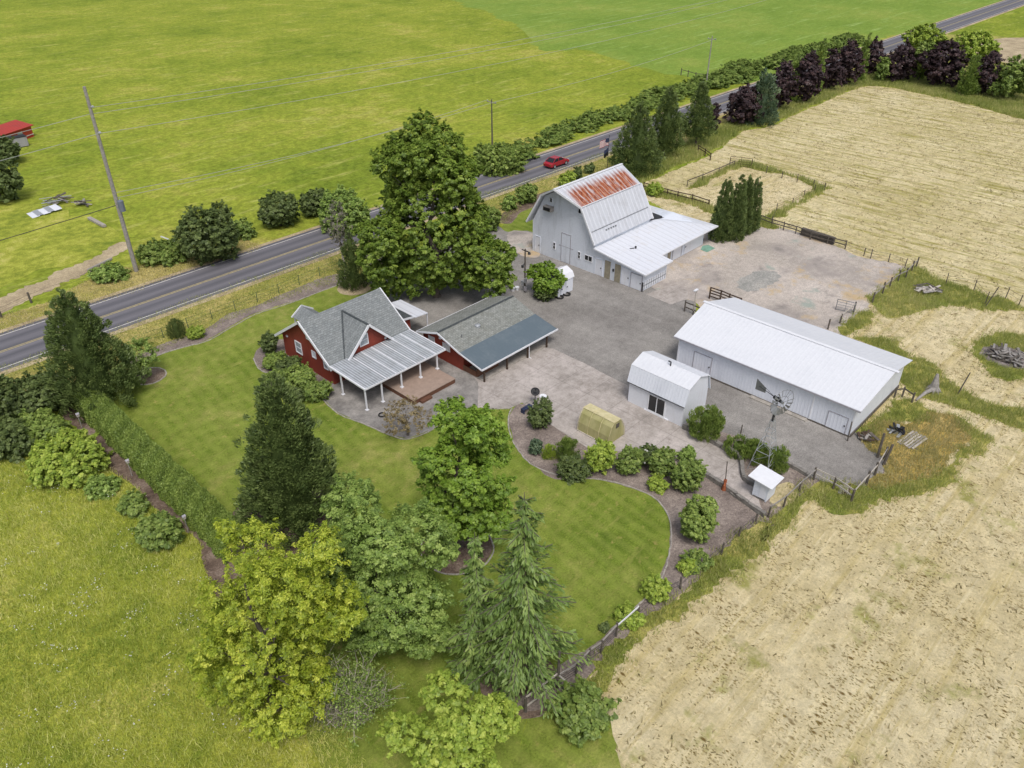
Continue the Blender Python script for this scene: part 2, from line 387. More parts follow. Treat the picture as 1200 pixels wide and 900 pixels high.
class MB:
    """collects faces in world coordinates; build() makes one mesh object"""
    def __init__(s): s.v = []; s.f = []
    def add(s, vs, fs):
        k = len(s.v); s.v += [tuple(map(float, q)) for q in vs]; s.f += [tuple(i + k for i in f) for f in fs]; return s
    def box(s, x0, x1, y0, y1, z0, z1):
        return s.add([(x0, y0, z0), (x1, y0, z0), (x1, y1, z0), (x0, y1, z0), (x0, y0, z1), (x1, y0, z1), (x1, y1, z1), (x0, y1, z1)],
                     [(0, 3, 2, 1), (4, 5, 6, 7), (0, 1, 5, 4), (1, 2, 6, 5), (2, 3, 7, 6), (3, 0, 4, 7)])
    def slab(s, pts, t):
        """flat panel through pts (any plane), thickness t below it"""
        n = len(pts); a = [Vector(map(float, p)) for p in pts]
        nn = (a[1] - a[0]).cross(a[2] - a[0]).normalized()
        if nn.z < 0 or (abs(nn.z) < 1e-6 and t < 0): nn = -nn
        lo = [p - nn * t for p in a]
        fs = [tuple(range(n)), tuple(reversed(range(n, 2 * n)))] + [(i, i + n, (i + 1) % n + n, (i + 1) % n) for i in range(n)]
        return s.add([tuple(p) for p in a + lo], fs)
    def prism(s, prof, axis, a0, a1):
        """profile of 2-d points extruded along X ('X': prof=(y,z)) or Y ('Y': prof=(x,z))"""
        n = len(prof)
        mk = (lambda p, a: (a, p[0], p[1])) if axis == 'X' else (lambda p, a: (p[0], a, p[1]))
        return s.add([mk(p, a0) for p in prof] + [mk(p, a1) for p in prof],
                     [tuple(range(n)), tuple(reversed(range(n, 2 * n)))] + [(i, i + n, (i + 1) % n + n, (i + 1) % n) for i in range(n)])
    def cyl(s, p0, p1, r0, r1=None, n=8, cap=True):
        r1 = r0 if r1 is None else r1
        a, b = Vector(map(float, p0)), Vector(map(float, p1)); d = (b - a).normalized()
        u = d.orthogonal().normalized(); w = d.cross(u)
        vs = []
        for p, r in ((a, r0), (b, r1)):
            for i in range(n):
                t = 2 * PI * i / n; vs.append(tuple(p + (u * math.cos(t) + w * math.sin(t)) * r))
        fs = [(i, (i + 1) % n, (i + 1) % n + n, i + n) for i in range(n)]
        if cap: fs += [tuple(reversed(range(n))), tuple(range(n, 2 * n))]
        return s.add(vs, fs)
    def tube(s, path, rad, n=6):
        rad = [rad] * len(path) if isinstance(rad, (int, float)) else rad
        for i in range(len(path) - 1): s.cyl(path[i], path[i + 1], rad[i], rad[i + 1], n, i in (0, len(path) - 2))
        return s
    def bar(s, p0, p1, w, h):
        a, b = Vector(map(float, p0)), Vector(map(float, p1)); d = (b - a).normalized()
        u = d.cross(Vector((0, 0, 1)))
        u = u.normalized() if u.length > 1e-4 else Vector((1, 0, 0))
        v = u.cross(d).normalized(); u = u * w / 2; v = v * h / 2
        vs = [tuple(p + q) for p in (a, b) for q in (-u - v, u - v, u + v, -u + v)]
        return s.add(vs, [(0, 3, 2, 1), (4, 5, 6, 7), (0, 1, 5, 4), (1, 2, 6, 5), (2, 3, 7, 6), (3, 0, 4, 7)])
    def ball(s, c, r, n=10, m=6, sq=(1, 1, 1)):
        vs = [(c[0], c[1], c[2] - r * sq[2])]
        for j in range(1, m):
            p = -PI / 2 + PI * j / m
            for i in range(n):
                t = 2 * PI * i / n; vs.append((c[0] + r * sq[0] * math.cos(p) * math.cos(t), c[1] + r * sq[1] * math.cos(p) * math.sin(t), c[2] + r * sq[2] * math.sin(p)))
        vs.append((c[0], c[1], c[2] + r * sq[2])); L = len(vs) - 1
        fs = [(0, 1 + (i + 1) % n, 1 + i) for i in range(n)]
        for j in range(m - 2):
            for i in range(n):
                a = 1 + j * n + i; b = 1 + j * n + (i + 1) % n; fs.append((a, b, b + n, a + n))
        fs += [(L, L - n + i, L - n + (i + 1) % n) for i in range(n)]
        return s.add(vs, fs)
    def torus(s, c, R, r, n=16, m=8, axis=(0, 0, 1), sweep=2 * PI):
        ax = Vector(axis).normalized(); u = ax.orthogonal().normalized(); w = ax.cross(u); vs = []
        for i in range(n):
            t = sweep * i / n; d = u * math.cos(t) + w * math.sin(t)
            for j in range(m):
                q = 2 * PI * j / m; vs.append(tuple(Vector(c) + d * (R + r * math.cos(q)) + ax * r * math.sin(q)))
        fs = [(i * m + j, ((i + 1) % n) * m + j, ((i + 1) % n) * m + (j + 1) % m, i * m + (j + 1) % m) for i in range(n) for j in range(m)]
        return s.add(vs, fs)
    def build(s, name, mat, parent=None, origin=None, smooth=False, bevel=0.0):
        off = world_of(parent) if parent is not None else Vector((0, 0, 0))
        org = Vector(map(float, origin)) if origin is not None else Vector((0, 0, 0))
        if parent is not None: org = Vector((0, 0, 0))
        me = bpy.data.meshes.new(name)
        o3 = off + org
        me.from_pydata([(v[0] - o3.x, v[1] - o3.y, v[2] - o3.z) for v in s.v], [], s.f)
        me.materials.append(MATS[mat])
        if smooth: me.polygons.foreach_set('use_smooth', [True] * len(me.polygons))
        me.update()
        o = bpy.data.objects.new(name, me)
        if parent is None: o.location = org
        link(o, parent)
        if bevel:
            b = o.modifiers.new('bevel', 'BEVEL'); b.width = bevel; b.segments = 2; b.limit_method = 'ANGLE'
        return o

def single(name, mb, mat, label, cat, loc, group=None, **kw):
    return tag(mb.build(name, mat, None, loc, **kw), label, cat, group)

def fast_mesh(name, V, nper, mat, tint=None, parent=None, origin=(0, 0, 0)):
    """V (n*nper,3) world coords minus origin; polygons of nper verts each"""
    n = len(V) // nper
    me = bpy.data.meshes.new(name)
    me.vertices.add(len(V)); me.vertices.foreach_set('co', np.ascontiguousarray(V, dtype=np.float32).ravel())
    me.loops.add(len(V)); me.loops.foreach_set('vertex_index', np.arange(len(V), dtype=np.int32))
    me.polygons.add(n)
    me.polygons.foreach_set('loop_start', np.arange(0, n * nper, nper, dtype=np.int32))
    me.polygons.foreach_set('loop_total', np.full(n, nper, dtype=np.int32))
    me.update(calc_edges=True)
    if tint is not None:
        at = me.attributes.new('tint', 'FLOAT', 'FACE'); at.data.foreach_set('value', np.clip(tint, 0, 1).astype(np.float32))
    me.materials.append(MATS[mat])
    o = bpy.data.objects.new(name, me)
    if parent is None: o.location = tuple(origin)
    link(o, parent); return o

def unit(a): return a / (np.linalg.norm(a, axis=-1, keepdims=True) + 1e-9)
def rdirs(n): return unit(RNG.normal(size=(n, 3)))

def leaf_quads(P, Nn, size, aspect=.5, axis=None, curl=.0):
    """pointed leaves (rhombs) at P facing about Nn; optional long axis"""
    n = len(P)
    size = np.broadcast_to(np.asarray(size, float), (n,))[:, None]
    if axis is None:
        a = unit(np.cross(Nn, rdirs(n)))
    else:
        a = unit(axis)
    b = unit(np.cross(a, Nn)) * aspect
    V = np.empty((n, 4, 3))
    V[:, 0] = P - a * size * .5; V[:, 1] = P + b * size * .5 + a * size * .08
    V[:, 2] = P + a * size * .5 - Nn * size * curl; V[:, 3] = P - b * size * .5 + a * size * .08
    return V.reshape(-1, 3)

# ------------------------------------------------------------------ plants
def hull_quads(c, rx, ry, rz, n=10, m=6):
    """rough inner foliage hull of one lobe"""
    th = np.linspace(0, 2 * PI, n + 1); ph = np.linspace(-PI / 2, PI / 2, m + 1); Q = []
    for j in range(m):
        for i in range(n):
            q = []
            for a, b in ((i, j), (i + 1, j), (i + 1, j + 1), (i, j + 1)):
                q.append((c[0] + rx * math.cos(ph[b]) * math.cos(th[a]), c[1] + ry * math.cos(ph[b]) * math.sin(th[a]), c[2] + rz * math.sin(ph[b])))
            Q += q
    return np.array(Q)

def lobed_crown(lobes, clump_r, nleaf, leaf, density=1.0, zmin=None, inner=.25, aspect=.6, sub=5, hull=.4, rag=.09):
    """lobes: (cx,cy,cz,rx,ry,rz). each lobe carries smaller billows; leaf clumps over the billows. returns V, tint"""
    M = np.array(lobes, float); S_ = []
    cen = M[:, :3].mean(0)
    for cx, cy, cz, rx, ry, rz in M:
        S_.append((cx, cy, cz, rx * .9, ry * .9, rz * .9))
        for k in range(sub):
            d = unit(rdirs(1)[0] + np.array([0, 0, .35]) + unit(np.array([cx, cy, cz]) - cen) * .5)
            s = RNG.uniform(.34, .52)
            S_.append((cx + d[0] * rx * .78, cy + d[1] * ry * .78, cz + d[2] * rz * .78, rx * s, ry * s, rz * s))
    L = np.array(S_)
    C, O = [], []
    for i, (cx, cy, cz, rx, ry, rz) in enumerate(L):
        area = 4 * PI * ((rx * ry) ** 1.6 / 3 + (rx * rz) ** 1.6 / 3 + (ry * rz) ** 1.6 / 3) ** (1 / 1.6)
        n = max(3, int(density * area / (clump_r ** 2 * 1.5)))
        d = rdirs(n)
        rad = np.where(RNG.random(n) < inner, RNG.uniform(.6, .85, n), RNG.uniform(.85, 1.08, n)); rad = np.where(RNG.random(n) < rag, RNG.uniform(1.1, 1.32, n), rad)
        p = np.array([cx, cy, cz]) + d * rad[:, None] * np.array([rx, ry, rz])
        keep = np.ones(n, bool)
        for j in range(len(L)):
            if j != i:
                q = (p - L[j, :3]) / L[j, 3:]
                keep &= (np.sum(q * q, 1) > .62)
        if zmin is not None: keep &= p[:, 2] > zmin
        C.append(p[keep]); O.append(d[keep])
    C = np.concatenate(C); O = np.concatenate(O)
    m = len(C)
    cr = clump_r * RNG.uniform(.55, 1.3, m)
    # each clump is a short spray pointing outward and up, leaves thinning to its tip
    G_ = unit(O + rdirs(m) * .55 + np.array([0, 0, .25])); ln = RNG.uniform(.5, 1.7, m)
    d = unit(rdirs(m * nleaf) + np.repeat(O, nleaf, 0) * .3)
    al = RNG.random(m * nleaf) ** .8
    P = np.repeat(C, nleaf, 0) + np.repeat(G_ * (cr * ln)[:, None], nleaf, 0) * (al - .35)[:, None] + d * (RNG.random(m * nleaf) ** .6 * np.repeat(cr, nleaf) * (.85 - .6 * al))[:, None] * np.array([1, 1, .75])
    N = unit(d * .45 + np.repeat(O, nleaf, 0) * .5 + rdirs(m * nleaf) * .5 + np.array([0, 0, .75]))
    sz = leaf * RNG.uniform(.65, 1.35, m * nleaf)
    tint = np.repeat(RNG.normal(.48, .17, m), nleaf) + RNG.normal(0, .18, m * nleaf)
    V = leaf_quads(P, N, sz, aspect)
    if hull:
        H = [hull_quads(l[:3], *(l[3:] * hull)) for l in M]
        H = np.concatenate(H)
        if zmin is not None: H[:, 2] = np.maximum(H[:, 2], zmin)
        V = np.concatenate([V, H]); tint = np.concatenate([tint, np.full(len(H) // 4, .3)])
    return V, tint

def limbs(mb, base, top, r0, spread, n, zlo, seed=0):
    rnd = random.Random(seed)
    b = Vector(base); t = Vector(top)
    pts = []; rads = []
    for i in range(7):
        f = i / 6
        p = b.lerp(t, f); p += Vector((rnd.uniform(-1, 1), rnd.uniform(-1, 1), 0)) * .04 * (t - b).length * (0 < i < 6)
        pts.append(p); rads.append(r0 * (1 - .85 * f))
    mb.cyl(b - Vector((0, 0, .1)), pts[0] + Vector((0, 0, .25)), r0 * 1.5, r0 * 1.02, 9)
    mb.tube(pts, rads, 8)
    for k in range(n):
        f = zlo + (1 - zlo) * (k + .5) / n * .9
        i = min(5, int(f * 6)); p = pts[i].lerp(pts[i + 1], f * 6 - i)
        a = k * 2.4 + rnd.uniform(-.4, .4)
        ln = spread * rnd.uniform(.6, .95) * (1.1 - .6 * f)
        e = p + Vector((math.cos(a), math.sin(a), rnd.uniform(.35, .8))) * ln
        mid = p.lerp(e, .5) + Vector((0, 0, -.06 * ln))
        rr = r0 * (1 - .75 * f) * .5
        mb.tube([p, mid, e], [rr, rr * .65, rr * .2], 6)
        for q in range(2):
            a2 = a + rnd.uniform(-.9, .9); e2 = mid + Vector((math.cos(a2), math.sin(a2), rnd.uniform(.2, .9))) * ln * .5
            mb.tube([mid, e2], [rr * .5, rr * .15], 5)

def finish_tree(name, label, cat, loc, V, tint, mat, trunk=None, bark='bark', group=None):
    root = thing(name, label, cat, loc, group)
    c = fast_mesh('crown', V - np.array(loc), 4, mat, tint, root)
    if trunk is not None: trunk.build('trunk', bark, root)
    return root

def broadleaf(name, label, loc, h, w, mat, clump=.8, nleaf=55, leaf=.34, bottom=.18, seed=1, lobes_n=16, group=None, shape='round', bark='bark', cat='tree', density=1., inner=.25, lean=(0, 0), sub=5, hull=.34, sil=None, aspect=.6, rag=.07, silk=.9):
    rnd = random.Random(seed)
    x, y, z = loc
    R = w / 2; lobes = []
    for k in range(lobes_n):
        f = (k + .5) / lobes_n
        zz = bottom + (1 - bottom) * (.12 + .78 * f)
        if shape == 'round': prof = math.sin(PI * min(1, max(0, (f * .82 + .16)))) ** .7
        elif shape == 'pyramid': prof = (1.02 - f) ** .62 * min(1, .55 + f * 2.5)
        elif shape == 'column': prof = min(1, .6 + f * 2) * min(1, (1.08 - f) * 2.6)
        else: prof = 1.
        a = k * 2.399 + rnd.uniform(-.35, .35)
        lr = R * rnd.uniform(.36, .5) * (.55 + .45 * prof)
        d = max(0, R * prof - lr) * rnd.uniform(.75, 1.2); lr *= rnd.uniform(.8, 1.15)
        lobes.append((x + d * math.cos(a) + lean[0] * f, y + d * math.sin(a) + lean[1] * f, z + h * zz - lr * .15, lr, lr, lr * rnd.uniform(.75, 1.0)))
    lobes.append((x + lean[0] * .5, y + lean[1] * .5, z + h * (bottom + (1 - bottom) * .5), R * .55, R * .55, h * (1 - bottom) * .42))
    lobes.append((x + lean[0], y + lean[1], z + h * .93 - R * .12, R * .3, R * .3, R * .32))
    if sil:                     # billows read off the tree's outline, spread through its own depth
        lobes = []
        n0 = x * math.cos(AZ) + y * math.sin(AZ); nd = np.array([math.cos(AZ), math.sin(AZ), 0])
        for k, (px, py, rp) in enumerate(sil):
            d = ray(px, py); q = d * (n0 / (d[0] * math.cos(AZ) + d[1] * math.sin(AZ))); q[2] += CAMH
            lr = rp * mpp(q) * silk; off = math.sqrt(max(0, 1 - min(1, abs(q[2] - h * .45) / (h * .62)) ** 2)) * R * .55
            sgn = (-1, 1, .2, -.4)[k % 4]
            q = q + nd * off * sgn * rnd.uniform(.6, 1.0)
            q[2] += off * sgn * .35 if q[2] > h * .35 else 0
            lobes.append((q[0], q[1], max(q[2], lr * .75), lr, lr, lr * rnd.uniform(.8, .95)))
        lobes.append((x, y, h * .45, R * .62, R * .62, h * .36))
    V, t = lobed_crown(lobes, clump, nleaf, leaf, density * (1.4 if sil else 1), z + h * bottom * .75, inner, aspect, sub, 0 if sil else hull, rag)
    tr = MB(); limbs(tr, (x, y, z), (x + lean[0] * .7, y + lean[1] * .7, z + h * .8), max(.1, h * .022), R * .85, 9, max(.15, bottom), seed)
    return finish_tree(name, label, cat, loc, V, t, mat, tr, bark, group)

def profile_crown(loc, h, R, prof, clump, nleaf, leaf, bottom=.02, upsweep=.5, asp=.35, dens=1.0, rag=.16, ridge=5):
    """dense evergreen shape: clumps over a surface of revolution with radius R*prof(f)"""
    area = 2 * PI * R * .65 * h
    m = int(dens * area / (clump ** 2 * 1.3))
    f = RNG.random(m * 3)
    pr = np.array([prof(q) for q in f])
    keep = RNG.random(m * 3) < pr / max(pr.max(), .01)
    f = f[keep][:m]; pr = pr[keep][:m]; m = len(f)
    a = RNG.random(m) * 2 * PI
    bump = 1 + rag * np.sin(a * ridge + f * 23) * .5 + RNG.normal(0, rag * .5, m)
    rad = R * pr * bump * np.where(RNG.random(m) < .25, RNG.uniform(.4, .85, m), 1)
    zz = bottom * h + f * h * (1 - bottom)
    O = np.stack([np.cos(a), np.sin(a), np.full(m, .35)], 1); O = unit(O)
    C = np.stack([rad * np.cos(a), rad * np.sin(a), zz], 1) + np.array(loc)
    K = m * nleaf
    cr = clump * RNG.uniform(.6, 1.3, m) * (.5 + .5 * np.minimum(1, pr * 1.8))
    d = unit(rdirs(K) + np.repeat(O, nleaf, 0) * .6)
    P = np.repeat(C, nleaf, 0) + d * (RNG.random(K) ** .5 * np.repeat(cr, nleaf))[:, None]
    P[:, 2] = np.maximum(P[:, 2], loc[2] + .03)
    ax = unit(np.repeat(O, nleaf, 0) * .7 + rdirs(K) * .55 + np.array([0, 0, upsweep]))
    N = unit(np.repeat(O, nleaf, 0) * .7 + rdirs(K) * .6 + np.array([0, 0, .5])); N = unit(N - ax * np.sum(N * ax, 1, keepdims=True))
    tint = np.repeat(RNG.normal(.5, .17, m), nleaf) + RNG.normal(0, .14, K)
    V = leaf_quads(P, N, leaf * RNG.uniform(.7, 1.3, K), asp, ax)
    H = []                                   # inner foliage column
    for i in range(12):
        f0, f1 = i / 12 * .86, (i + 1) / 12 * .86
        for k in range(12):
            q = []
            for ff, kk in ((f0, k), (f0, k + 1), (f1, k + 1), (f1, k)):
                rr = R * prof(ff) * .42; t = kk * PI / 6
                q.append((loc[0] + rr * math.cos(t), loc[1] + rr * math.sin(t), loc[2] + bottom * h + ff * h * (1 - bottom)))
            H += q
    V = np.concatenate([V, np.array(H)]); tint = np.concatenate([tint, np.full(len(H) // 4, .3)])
    return V, tint

def cone_prof(f): return min(1.0, (1.02 - f) ** .8 * 1.12) * min(1, .72 + f * 2.2)
def fat_cone(f): return (1.02 - f) ** .72 * min(1, .74 + f * 2.0) * 1.06
def spire(f): return (1.02 - f) ** .6 * min(1, .80 + f * 1.2)

def conifer(name, label, loc, h, w, mat='leaf_conifer', clump=.5, nleaf=38, leaf=.36, prof=fat_cone, group=None, bottom=.02, dens=1.0, rag=.27, cat='conifer'):
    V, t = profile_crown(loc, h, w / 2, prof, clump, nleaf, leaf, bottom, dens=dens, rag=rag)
    x, y, z = loc
    tr = MB(); tr.cyl((x, y, z - .1), (x, y, z + h * .55), max(.12, h * .022), .05, 8); tr.cyl((x, y, z + h * .55), (x, y, z + h * .95), .05, .02, 6)
    return finish_tree(name, label, cat, loc, V, t, mat, tr, 'bark', group)

def shrub(name, label, px, mat, group=None, leaf=.16, nleaf=40, clump=.28, kind='round', cat='shrub', flowers=None):
    loc, r, h = blob(*px) if len(px) == 4 else px
    x, y, z = loc
    if kind == 'round':
        lobes = [(x, y, h * .5, r * .8, r * .8, h * .46)]
        for k in range(7):
            a = k * 2.4; lobes.append((x + .45 * r * math.cos(a), y + .45 * r * math.sin(a), h * (.34 + .3 * (k % 3) / 2), r * .52, r * .52, h * .33))
        V, t = lobed_crown(lobes, clump, nleaf, leaf, 1.25, None, .4, rag=.2)
    elif kind == 'upright':
        V, t = profile_crown((x, y, 0), h, r, lambda f: min(1, .75 + f) * min(1, (1.1 - f) * 2.2), clump, nleaf, leaf, 0.0, 1.6, .25, 1.6)
    elif kind == 'mound':
        lobes = [(x, y, h * .25, r * .9, r * .9, h * .62)]
        for k in range(8):
            a = k * 2.4 + .3; q = .3 + .35 * ((k * 7) % 5) / 4
            lobes.append((x + r * q * 1.1 * math.cos(a), y + r * q * 1.1 * math.sin(a), h * .42, r * .4, r * .4, h * .45))
        V, t = lobed_crown(lobes, clump, nleaf, leaf, 1.2, .02, .4)
    root = thing(name, label, cat, (x, y, 0), group)
    fast_mesh('foliage', V - np.array((x, y, 0)), 4, mat, t, root)
    st = MB()
    for k in range(4):
        a = k * 1.57 + .4
        st.tube([(x + .06 * math.cos(a), y + .06 * math.sin(a), -.05), (x + r * .3 * math.cos(a), y + r * .3 * math.sin(a), h * .3), (x + r * .5 * math.cos(a), y + r * .5 * math.sin(a), h * .62)], [.04, .03, .012], 5)
    st.build('stem', 'bark', root)
    if flowers:
        n = flowers; idx = RNG.integers(0, len(V) // 4, n)
        Pf = V.reshape(-1, 4, 3)[idx].mean(1); Of = unit(Pf - np.array([x, y, h * .4])); Pf = Pf + Of * .07
        fast_mesh('blossom', leaf_quads(Pf, unit(Of + np.array([0, 0, .6])), .2, .8) - np.array((x, y, 0)), 4, 'flower_white', RNG.random(n), root)
    return root

# ------------------------------------------------------------------ ground sheets
def smooth_path(P, closed=True, step=.4, curve=True):
    P = [np.array(p[:2], float) for p in P]
    n = len(P); out = []
    for i in range(n if closed else n - 1):
        p0, p1, p2, p3 = P[(i - 1) % n] if (closed or i) else P[i], P[i], P[(i + 1) % n], P[(i + 2) % n] if (closed or i + 2 < n) else P[(i + 1) % n]
        L = np.linalg.norm(p2 - p1); k = max(1, min(400, int(L / step)))
        for j in range(k):
            t = j / k
            if curve: q = .5 * ((2 * p1) + (-p0 + p2) * t + (2 * p0 - 5 * p1 + 4 * p2 - p3) * t * t + (-p0 + 3 * p1 - 3 * p2 + p3) * t ** 3)
            else: q = p1 + (p2 - p1) * t
            out.append(q)
    if not closed: out.append(P[-1])
    return np.array(out)

def jitter_path(A, amp, closed=True):
    n = len(A)
    if amp <= 0: return A
    T = np.roll(A, -1, 0) - np.roll(A, 1, 0); T /= (np.linalg.norm(T, axis=1, keepdims=True) + 1e-9)
    nr = np.stack([-T[:, 1], T[:, 0]], 1)
    w = RNG.normal(0, 1, n); lo = np.convolve(np.r_[w[-3:], w, w[:3]], np.ones(7) / 7, 'same')[3:-3] * 1.8
    S0 = A - np.roll(A, 1, 0); S1 = np.roll(A, -1, 0) - A
    cs = np.sum(S0 * S1, 1) / (np.linalg.norm(S0, axis=1) * np.linalg.norm(S1, axis=1) + 1e-9)
    sharp = (cs < .88).astype(float)
    for k in range(4): sharp = np.maximum(sharp, np.maximum(np.roll(sharp, 1), np.roll(sharp, -1)))
    return A + nr * ((lo + w * .45) * (1 - .9 * sharp))[:, None] * amp

POLY = {}
def sheet(name, pts, z, mat, px=True, amp=.12, step=.4, curve=True, kind='structure', label=None, cat=None):
    P = [G(*p)[:2] for p in pts] if px else [np.array(p[:2]) for p in pts]
    A = jitter_path(smooth_path(P, True, step, curve), amp)
    POLY[name] = A
    tris = tessellate_polygon([[Vector((q[0], q[1], 0)) for q in A]])
    me = bpy.data.meshes.new(name)
    fs = []
    for a, b, c in tris:
        cr = (A[b][0] - A[a][0]) * (A[c][1] - A[a][1]) - (A[b][1] - A[a][1]) * (A[c][0] - A[a][0])
        fs.append((a, b, c) if cr > 0 else (a, c, b))
    me.from_pydata([(q[0], q[1], z) for q in A], [], fs); me.materials.append(MATS[mat]); me.update()
    o = link(bpy.data.objects.new(name, me)); o['kind'] = kind
    if label: o['label'] = label
    if cat: o['category'] = cat
    return o

def inside(A, X, Y):
    r = np.zeros(len(X), bool); n = len(A); j = n - 1
    for i in range(n):
        xi, yi = A[i]; xj, yj = A[j]
        c = ((yi > Y) != (yj > Y)) & (X < (xj - xi) * (Y - yi) / (yj - yi + 1e-12) + xi)
        r ^= c; j = i
    return r

def visible(X, Y, m=30):
    e = X * math.sin(AZ) - Y * math.cos(AZ); n = X * math.cos(AZ) + Y * math.sin(AZ)
    w = n * CP + CAMH * SP; u = n * SP - CAMH * CP
    sx = 600 + FOC * e / w; sy = 450 - FOC * u / w
    return (w > 1) & (sx > -m) & (sx < 1200 + m) & (sy > -m) & (sy < 900 + m)

def scatter(A, dens, holes=()):
    lo = A.min(0); hi = A.max(0); lo = np.maximum(lo, -40); hi = np.minimum(hi, 260)
    n = int(dens * np.prod(hi - lo)); n = min(n, 900000)
    X = RNG.uniform(lo[0], hi[0], n); Y = RNG.uniform(lo[1], hi[1], n)
    k = visible(X, Y); X, Y = X[k], Y[k]
    k = inside(A, X, Y); X, Y = X[k], Y[k]
    for h in holes:
        k = ~inside(h, X, Y); X, Y = X[k], Y[k]
    return X, Y

def blades(name, X, Y, h, w, per, mat, spread=.15, lean=.5, z=0.0, tn=.2, label=None, patchy=None, flat=False):
    n = len(X) * per
    x = np.repeat(X, per) + RNG.normal(0, spread, n); y = np.repeat(Y, per) + RNG.normal(0, spread, n)
    hs = h * RNG.uniform(.55, 1.3, n); a = RNG.random(n) * 2 * PI
    ln = RNG.uniform(0, lean, n) * hs; b = RNG.random(n) * 2 * PI
    ww = w * RNG.uniform(.7, 1.3, n) / 2
    V = np.empty((n, 3, 3))
    V[:, 0] = np.stack([x - ww * np.cos(a), y - ww * np.sin(a), np.full(n, z)], 1)
    V[:, 1] = np.stack([x + ww * np.cos(a), y + ww * np.sin(a), np.full(n, z)], 1)
    V[:, 2] = np.stack([x + ln * np.cos(b), y + ln * np.sin(b), z + hs * (.25 if flat else 1)], 1)
    pt = np.sin(x * .21 + 1.3 * np.sin(y * .17)) * np.sin(y * .26 + 1.1 * np.sin(x * .13)) * .16 + np.sin(x * .9 + 2 * np.sin(y * .7)) * np.sin(y * .8) * .1
    t = .5 + pt + RNG.normal(0, tn, n)
    o = fast_mesh(name, V.reshape(-1, 3), 3, mat, t)
    o['kind'] = 'stuff'
    if label: o['label'] = label
    return o
# ================================================================== SETTING
S = 4000
mb = MB(); mb.add([(-S, -S, 0), (S, -S, 0), (S, S, 0), (-S, S, 0)], [(0, 1, 2, 3)])
tag(mb.build('ground', 'pasture'), kind='structure')
sheet('far_field', [(520, -60), (600, 30), (690, 60), (745, 76), (800, 88), (860, 96), (900, 90), (960, 75), (1010, 52), (1080, 30), (1200, -20), (1200, -100), (800, -110)], .004, 'far_field', amp=2.2, step=3)
sheet('meadow', [(-300, 575), (-80, 548), (0, 535), (60, 520), (104, 505), (135, 545), (190, 605), (250, 655), (300, 720), (340, 780), (400, 850), (440, 1000), (100, 1100), (-300, 1000)], .004, 'meadow', amp=.25)
# verges
sheet('near_verge', [(-220, 520), (-60, 450), (0, 431), (300, 324), (432, 279), (455, 290), (430, 320), (400, 326), (372, 337), (300, 362), (215, 398), (170, 425), (100, 455), (0, 490), (-200, 580)], .008, 'verge', amp=.2)
sheet('far_verge_right', [(548, 236), (620, 211), (740, 168), (860, 125), (960, 88), (1040, 58), (1042, 72), (960, 104), (860, 145), (790, 185), (740, 200), (690, 212), (640, 226), (600, 252), (585, 262)], .008, 'verge', amp=.25)
sheet('far_verge', [(-200, 470), (0, 394), (110, 357), (250, 309), (300, 292), (290, 282), (225, 298), (120, 322), (60, 352), (0, 372), (-200, 440)], .008, 'verge', amp=.3)
sheet('near_pasture', [(-80, 420), (0, 348), (60, 320), (140, 282), (118, 262), (60, 246), (0, 232), (-100, 240)], .003, 'meadow', amp=1.6, step=2)
sheet('dirt_track', [(-120, 400), (0, 352), (60, 324), (105, 303), (140, 284), (150, 290), (112, 315), (62, 336), (0, 366), (-120, 420)], .012, 'dirt', amp=.35)
sheet('tree_row_grass', [(690, 210), (745, 190), (835, 152), (870, 138), (930, 118), (1000, 92), (1030, 78), (1100, 84), (1240, 115), (1240, 150), (1200, 140), (1110, 116), (1022, 101), (965, 119), (905, 145), (872, 152), (835, 178), (790, 196), (770, 206), (745, 218), (700, 222)], .012, 'rough_grass', amp=.35)
sheet('far_yard', [(1030, 60), (1120, 40), (1300, 60), (1300, 130), (1200, 110), (1100, 84), (1040, 76)], .008, 'rough_grass', amp=.3)
sheet('far_driveway', [(1160, 92), (1178, 74), (1130, 54), (1200, 44), (1320, 52), (1320, 100), (1240, 95)], .02, 'dirt', amp=.3)
# hay
HAY = [(745, 219), (770, 208), (800, 196), (835, 180), (872, 154), (905, 147), (965, 120), (1022, 101), (1110, 116), (1200, 140), (1420, 190), (1800, 420), (1800, 1300), (700, 1200), (655, 860), (668, 822), (692, 795), (720, 765), (760, 728), (800, 690), (850, 647), (890, 610), (925, 590), (960, 560), (1000, 520), (1000, 450), (950, 390), (960, 340), (890, 280), (830, 262), (790, 252), (760, 236), (742, 228)]
sheet('hay_field', HAY, .006, 'hay', amp=.2)
sheet('far_hay_field', [(748, 218), (800, 197), (835, 181), (872, 155), (905, 148), (965, 121), (1022, 102), (1110, 117), (1200, 141), (1420, 191), (1700, 330), (1400, 400), (1200, 352), (1100, 330), (1068, 312), (960, 278), (905, 258), (968, 216), (862, 192), (806, 217), (770, 222)], .010, 'hay_rows', amp=.2)
# lawn
sheet('lawn', [(128, 470), (146, 436), (166, 428), (200, 411), (245, 399), (275, 383), (300, 369), (350, 352), (400, 332), (428, 332), (452, 345), (470, 400), (470, 470), (606, 470), (614, 500), (640, 556), (700, 563), (740, 572), (768, 585), (783, 607), (786, 632), (780, 660), (765, 690), (740, 717), (705, 746), (672, 770), (640, 800), (615, 850), (590, 960), (440, 980), (330, 800), (290, 690), (262, 640), (190, 560), (140, 500)], .014, 'lawn', amp=.06)
sheet('side_lawn', [(588, 270), (596, 256), (612, 244), (640, 246), (640, 278), (618, 272), (603, 274)], .014, 'lawn', amp=.06)
sheet('corner_lawn', [(622, 836), (650, 815), (700, 822), (720, 860), (720, 960), (600, 960)], .010, 'lawn', amp=.1)
